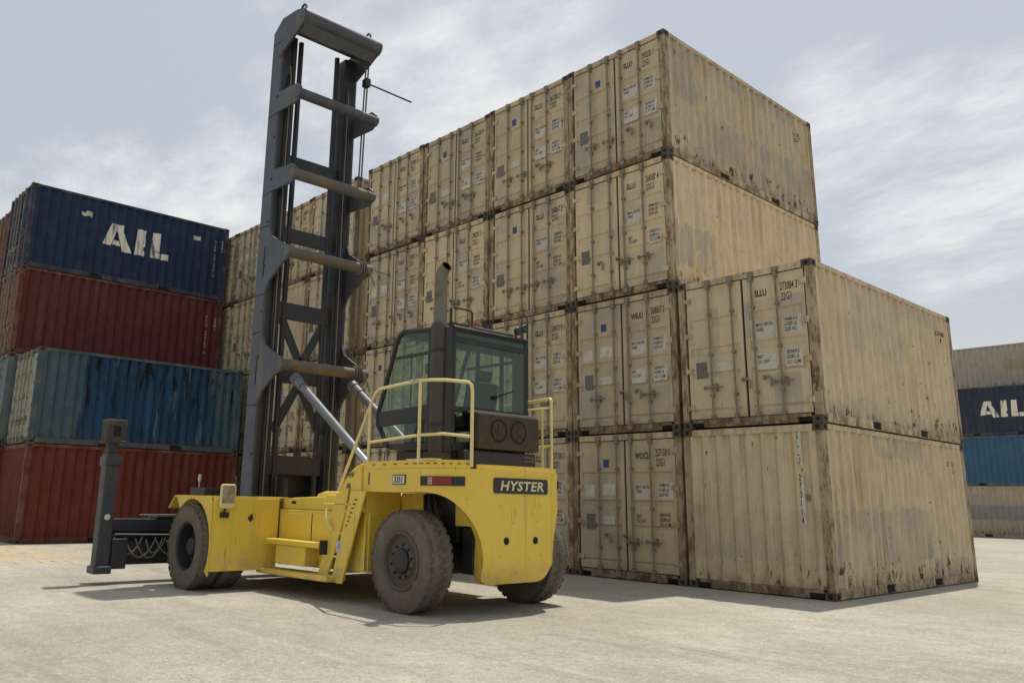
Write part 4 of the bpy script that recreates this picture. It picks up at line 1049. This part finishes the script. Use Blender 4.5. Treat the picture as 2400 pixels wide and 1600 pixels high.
# spreader across the front ------------------------------------------
sp = MB()
sp.box(-7.78, -7.42, S(-2.95), S(2.95), .76, .95); sp.box(-7.72, -7.48, S(-2.9), S(2.9), .34, .62); sp.box(-7.66, -7.58, S(-2.9), S(2.9), .60, .78); sp.box(-7.64, -7.54, S(-2.86), S(2.86), .26, .40); sp.box(-7.80, -7.40, S(-2.2), S(2.2), .955, 1.0)
sp.box(-7.60, -7.34, S(-.66), S(.66), .5, 1.9); sp.box(-7.46, -7.40, S(-2.95), S(2.95), .69, .72)
for yy in (-2.85, -2.0, 2.0, 2.85): sp.box(-7.70, -7.50, S(yy - .06), S(yy + .06), .30, .80)
spo = sp.build('spreader', 'mast_dark', truck, .012, smooth=False)
for s_ in (-1, 1):
    yo = S(s_ * 3.14); yi = S(s_ * 2.90); a, b = sorted((yo, yi))
    m = MB(); m.box(-7.50, -7.28, a + .02, b - .02, .22, 1.92); m.box(-7.53, -7.25, a + .0, b - .0, 1.74, 1.88); m.box(-7.55, -7.23, a - .01, b + .01, .16, .27); po = m.build('end_post', 'post', spo, .015)
    a2, b2 = sorted((S(s_ * 2.89), S(s_ * 2.66))); m = MB(); m.box(-7.50, -7.30, a2, b2, .22, .66); m.build('foot_bracket', 'mast_dark', spo, .01)
    m = MB(); m.box(-7.47, -7.31, a + .04, b - .04, 1.90, 2.10); m.build('twistlock_neck', 'head', po, .01)
    m = MB(); m.box(-7.54, -7.26, a - .02, b + .03, 2.10, 2.44); m.box(-7.56, -7.24, a - .04, b + .04, 2.08, 2.12); m.box(-7.50, -7.44, a - .03, b + .04, 2.12, 2.42); m.box(-7.36, -7.30, a - .03, b + .04, 2.12, 2.42); hd = m.build('twistlock_head', 'head', po, .012)
    m = MB(); m.box(-7.262, -7.256, a + .07, b - .06, 2.18, 2.34); m.build('painted_opening', 'painted_dark', hd)  # flat near-black patch, the shade of an opening put into its colour
    m = MB(); m.lathe([(.045, 0), (.045, .006), (0, .007)], 14, (-7.28, (a + b) / 2, .98), 'x'); m.build('round_marker', 'white', po)
m = MB(); rr2 = random.Random(5)
for k in range(6):
    y0 = S(-2.85 + k * .16); y1 = y0 + rr2.uniform(.25, .55)
    dip = rr2.uniform(.12, .30)
    pts = [(-7.38 + .012 * k, y0 + (y1 - y0) * t / 12, .68 - math.sin(math.pi * t / 12) ** .8 * dip - .012 * k) for t in range(13)]
    m = MB(); m.tube(pts, .013, 6); m.build('hose', 'hose', spo)
m = MB(); m.tube([(-7.36, S(-2.85), .725), (-7.36, S(-1.9), .705), (-7.36, S(2), .705)], .012, 6); m.build('spreader_pipe', 'hose', spo); m = MB(); m.tube([(-7.36, S(-2.5), 1.01), (-7.36, S(2.5), 1.01)], .012, 6); m.build('spreader_pipe', 'hose', spo)

# ------------------------------------------------------------------ ground
bm = bmesh.new(); bmesh.ops.create_grid(bm, x_segments=8, y_segments=8, size=400); me = bpy.data.meshes.new('concrete_yard'); bm.to_mesh(me); bm.free(); me.materials.append(M['ground'])
g = put('concrete_yard', me); g['kind'] = 'structure'; g['label'] = 'pale dusty concrete container yard'

# ------------------------------------------------------------------ light and sky
SUN_EL, SUN_AZ = R(74), R(105)       # direction towards the sun, azimuth from +x counter-clockwise
to_sun = Vector((math.cos(SUN_EL) * math.cos(SUN_AZ), math.cos(SUN_EL) * math.sin(SUN_AZ), math.sin(SUN_EL)))
ld = bpy.data.lights.new('sun', 'SUN'); ld.energy = 3.3; ld.angle = R(.6); ld.color = (1, .95, .87)
lo_ = bpy.data.objects.new('sun', ld); COL.objects.link(lo_); lo_.rotation_euler = (-to_sun).to_track_quat('-Z', 'Y').to_euler(); lo_.location = (0, 0, 60)

CLOUDS = [((-.905,.28,.315), 7, .75), ((-.86,.40,.325), 8, .85), ((-.955,.16,.29), 5, .5), ((-.709,.505,.492), 11, .8), ((-.677,.597,.431), 9, .95), ((-.573,.648,.51), 8, .75), ((-.336,.86,.385), 8, .85), ((-.277,.91,.309), 8, .9), ((-.20,.925,.33), 8, .9)]
w = bpy.data.worlds.new('World'); sc.world = w; w.use_nodes = True
t = w.node_tree; t.nodes.clear()
class WN(NT):
    def __init__(s): s.t = t; s.out = s.n('ShaderNodeOutputWorld')
s = WN()
sky = s.n('ShaderNodeTexSky', sky_type='NISHITA', sun_disc=False, sun_elevation=SUN_EL, sun_rotation=math.pi / 2 - SUN_AZ, altitude=50, air_density=1.0, dust_density=5.0, ozone_density=1.0)
tc = s.n('ShaderNodeTexCoord'); d = tc.outputs['Generated']
xyz = s.n('ShaderNodeSeparateXYZ'); s.l(d, xyz.inputs[0])
zz = s.math('MAXIMUM', xyz.outputs[2], .03)
cl = s.n('ShaderNodeCombineXYZ'); s.l(s.math('DIVIDE', xyz.outputs[0], s.math('ADD', zz, .12)), cl.inputs[0]); s.l(s.math('DIVIDE', xyz.outputs[1], s.math('ADD', zz, .12)), cl.inputs[1])
mp = s.n('ShaderNodeMapping'); s.l(cl.outputs[0], mp.inputs[0]); mp.inputs['Rotation'].default_value = (0, 0, R(35)); mp.inputs['Scale'].default_value = (.9, 1.5, 1); mp.inputs['Location'].default_value = (1.3, 2.2, 0)
nd = s.n('ShaderNodeVectorMath', operation='NORMALIZE'); s.l(d, nd.inputs[0])
mask = None
for (bx_, by_, bz_), rad, amt in CLOUDS:      # cloud banks, by compass direction and height
    dp = s.n('ShaderNodeVectorMath', operation='DOT_PRODUCT'); s.l(nd.outputs[0], dp.inputs[0]); dp.inputs[1].default_value = Vector((bx_, by_, bz_)).normalized()
    f = s.math('MULTIPLY', s.ramp(dp.outputs['Value'], math.cos(R(rad)), 1.0), amt)
    mask = f if mask is None else s.math('MAXIMUM', mask, f)
wisp = s.noise(mp.outputs[0], 1.7, 9, .66)
fine = s.noise(mp.outputs[0], 7.5, 6, .65)
gen = s.ramp(s.noise(mp.outputs[0], .8, 3, .5), .54, .74, 0, .16)
mask = s.math('MAXIMUM', mask, gen)
tex = s.math('ADD', s.math('MULTIPLY', wisp, .74), s.math('MULTIPLY', fine, .38))
cloud = s.math('MULTIPLY', s.ramp(s.math('ADD', s.math('MULTIPLY', s.math('SUBTRACT', tex, .555), 1.8), s.math('MULTIPLY', mask, .62)), .12, .88), .88)
HAZE = c4(4.25, 4.58, 4.98)
base = s.mix(.80, sky.outputs[0], HAZE)
hor = s.ramp(xyz.outputs[2], 0, .34, .85, 0)
base = s.mix(hor, base, c4(5.3, 5.35, 5.4))
col = s.mix(cloud, base, c4(6.9, 6.9, 6.8))
bg = s.n('ShaderNodeBackground'); s.l(col, bg.inputs[0]); bg.inputs[1].default_value = .114
s.l(bg.outputs[0], s.out.inputs[0])

# ------------------------------------------------------------------ camera
cd = bpy.data.cameras.new('camera'); cam = bpy.data.objects.new('camera', cd); COL.objects.link(cam); sc.camera = cam
cd.sensor_width = 36; cd.lens = 36 * 1922.97 / 2400; cd.shift_x = .05865; cd.shift_y = -.0289
cam.location = (5.7117, -12.4684, 1.3296); cam.rotation_euler = (1.7960, -.0195, .8500)
cd.clip_start = .1; cd.clip_end = 2000
sc.view_settings.view_transform = 'Standard'; sc.view_settings.look = 'None'; sc.view_settings.gamma = 1.0; sc.view_settings.exposure = 0.20
sc.view_settings.use_curve_mapping = False
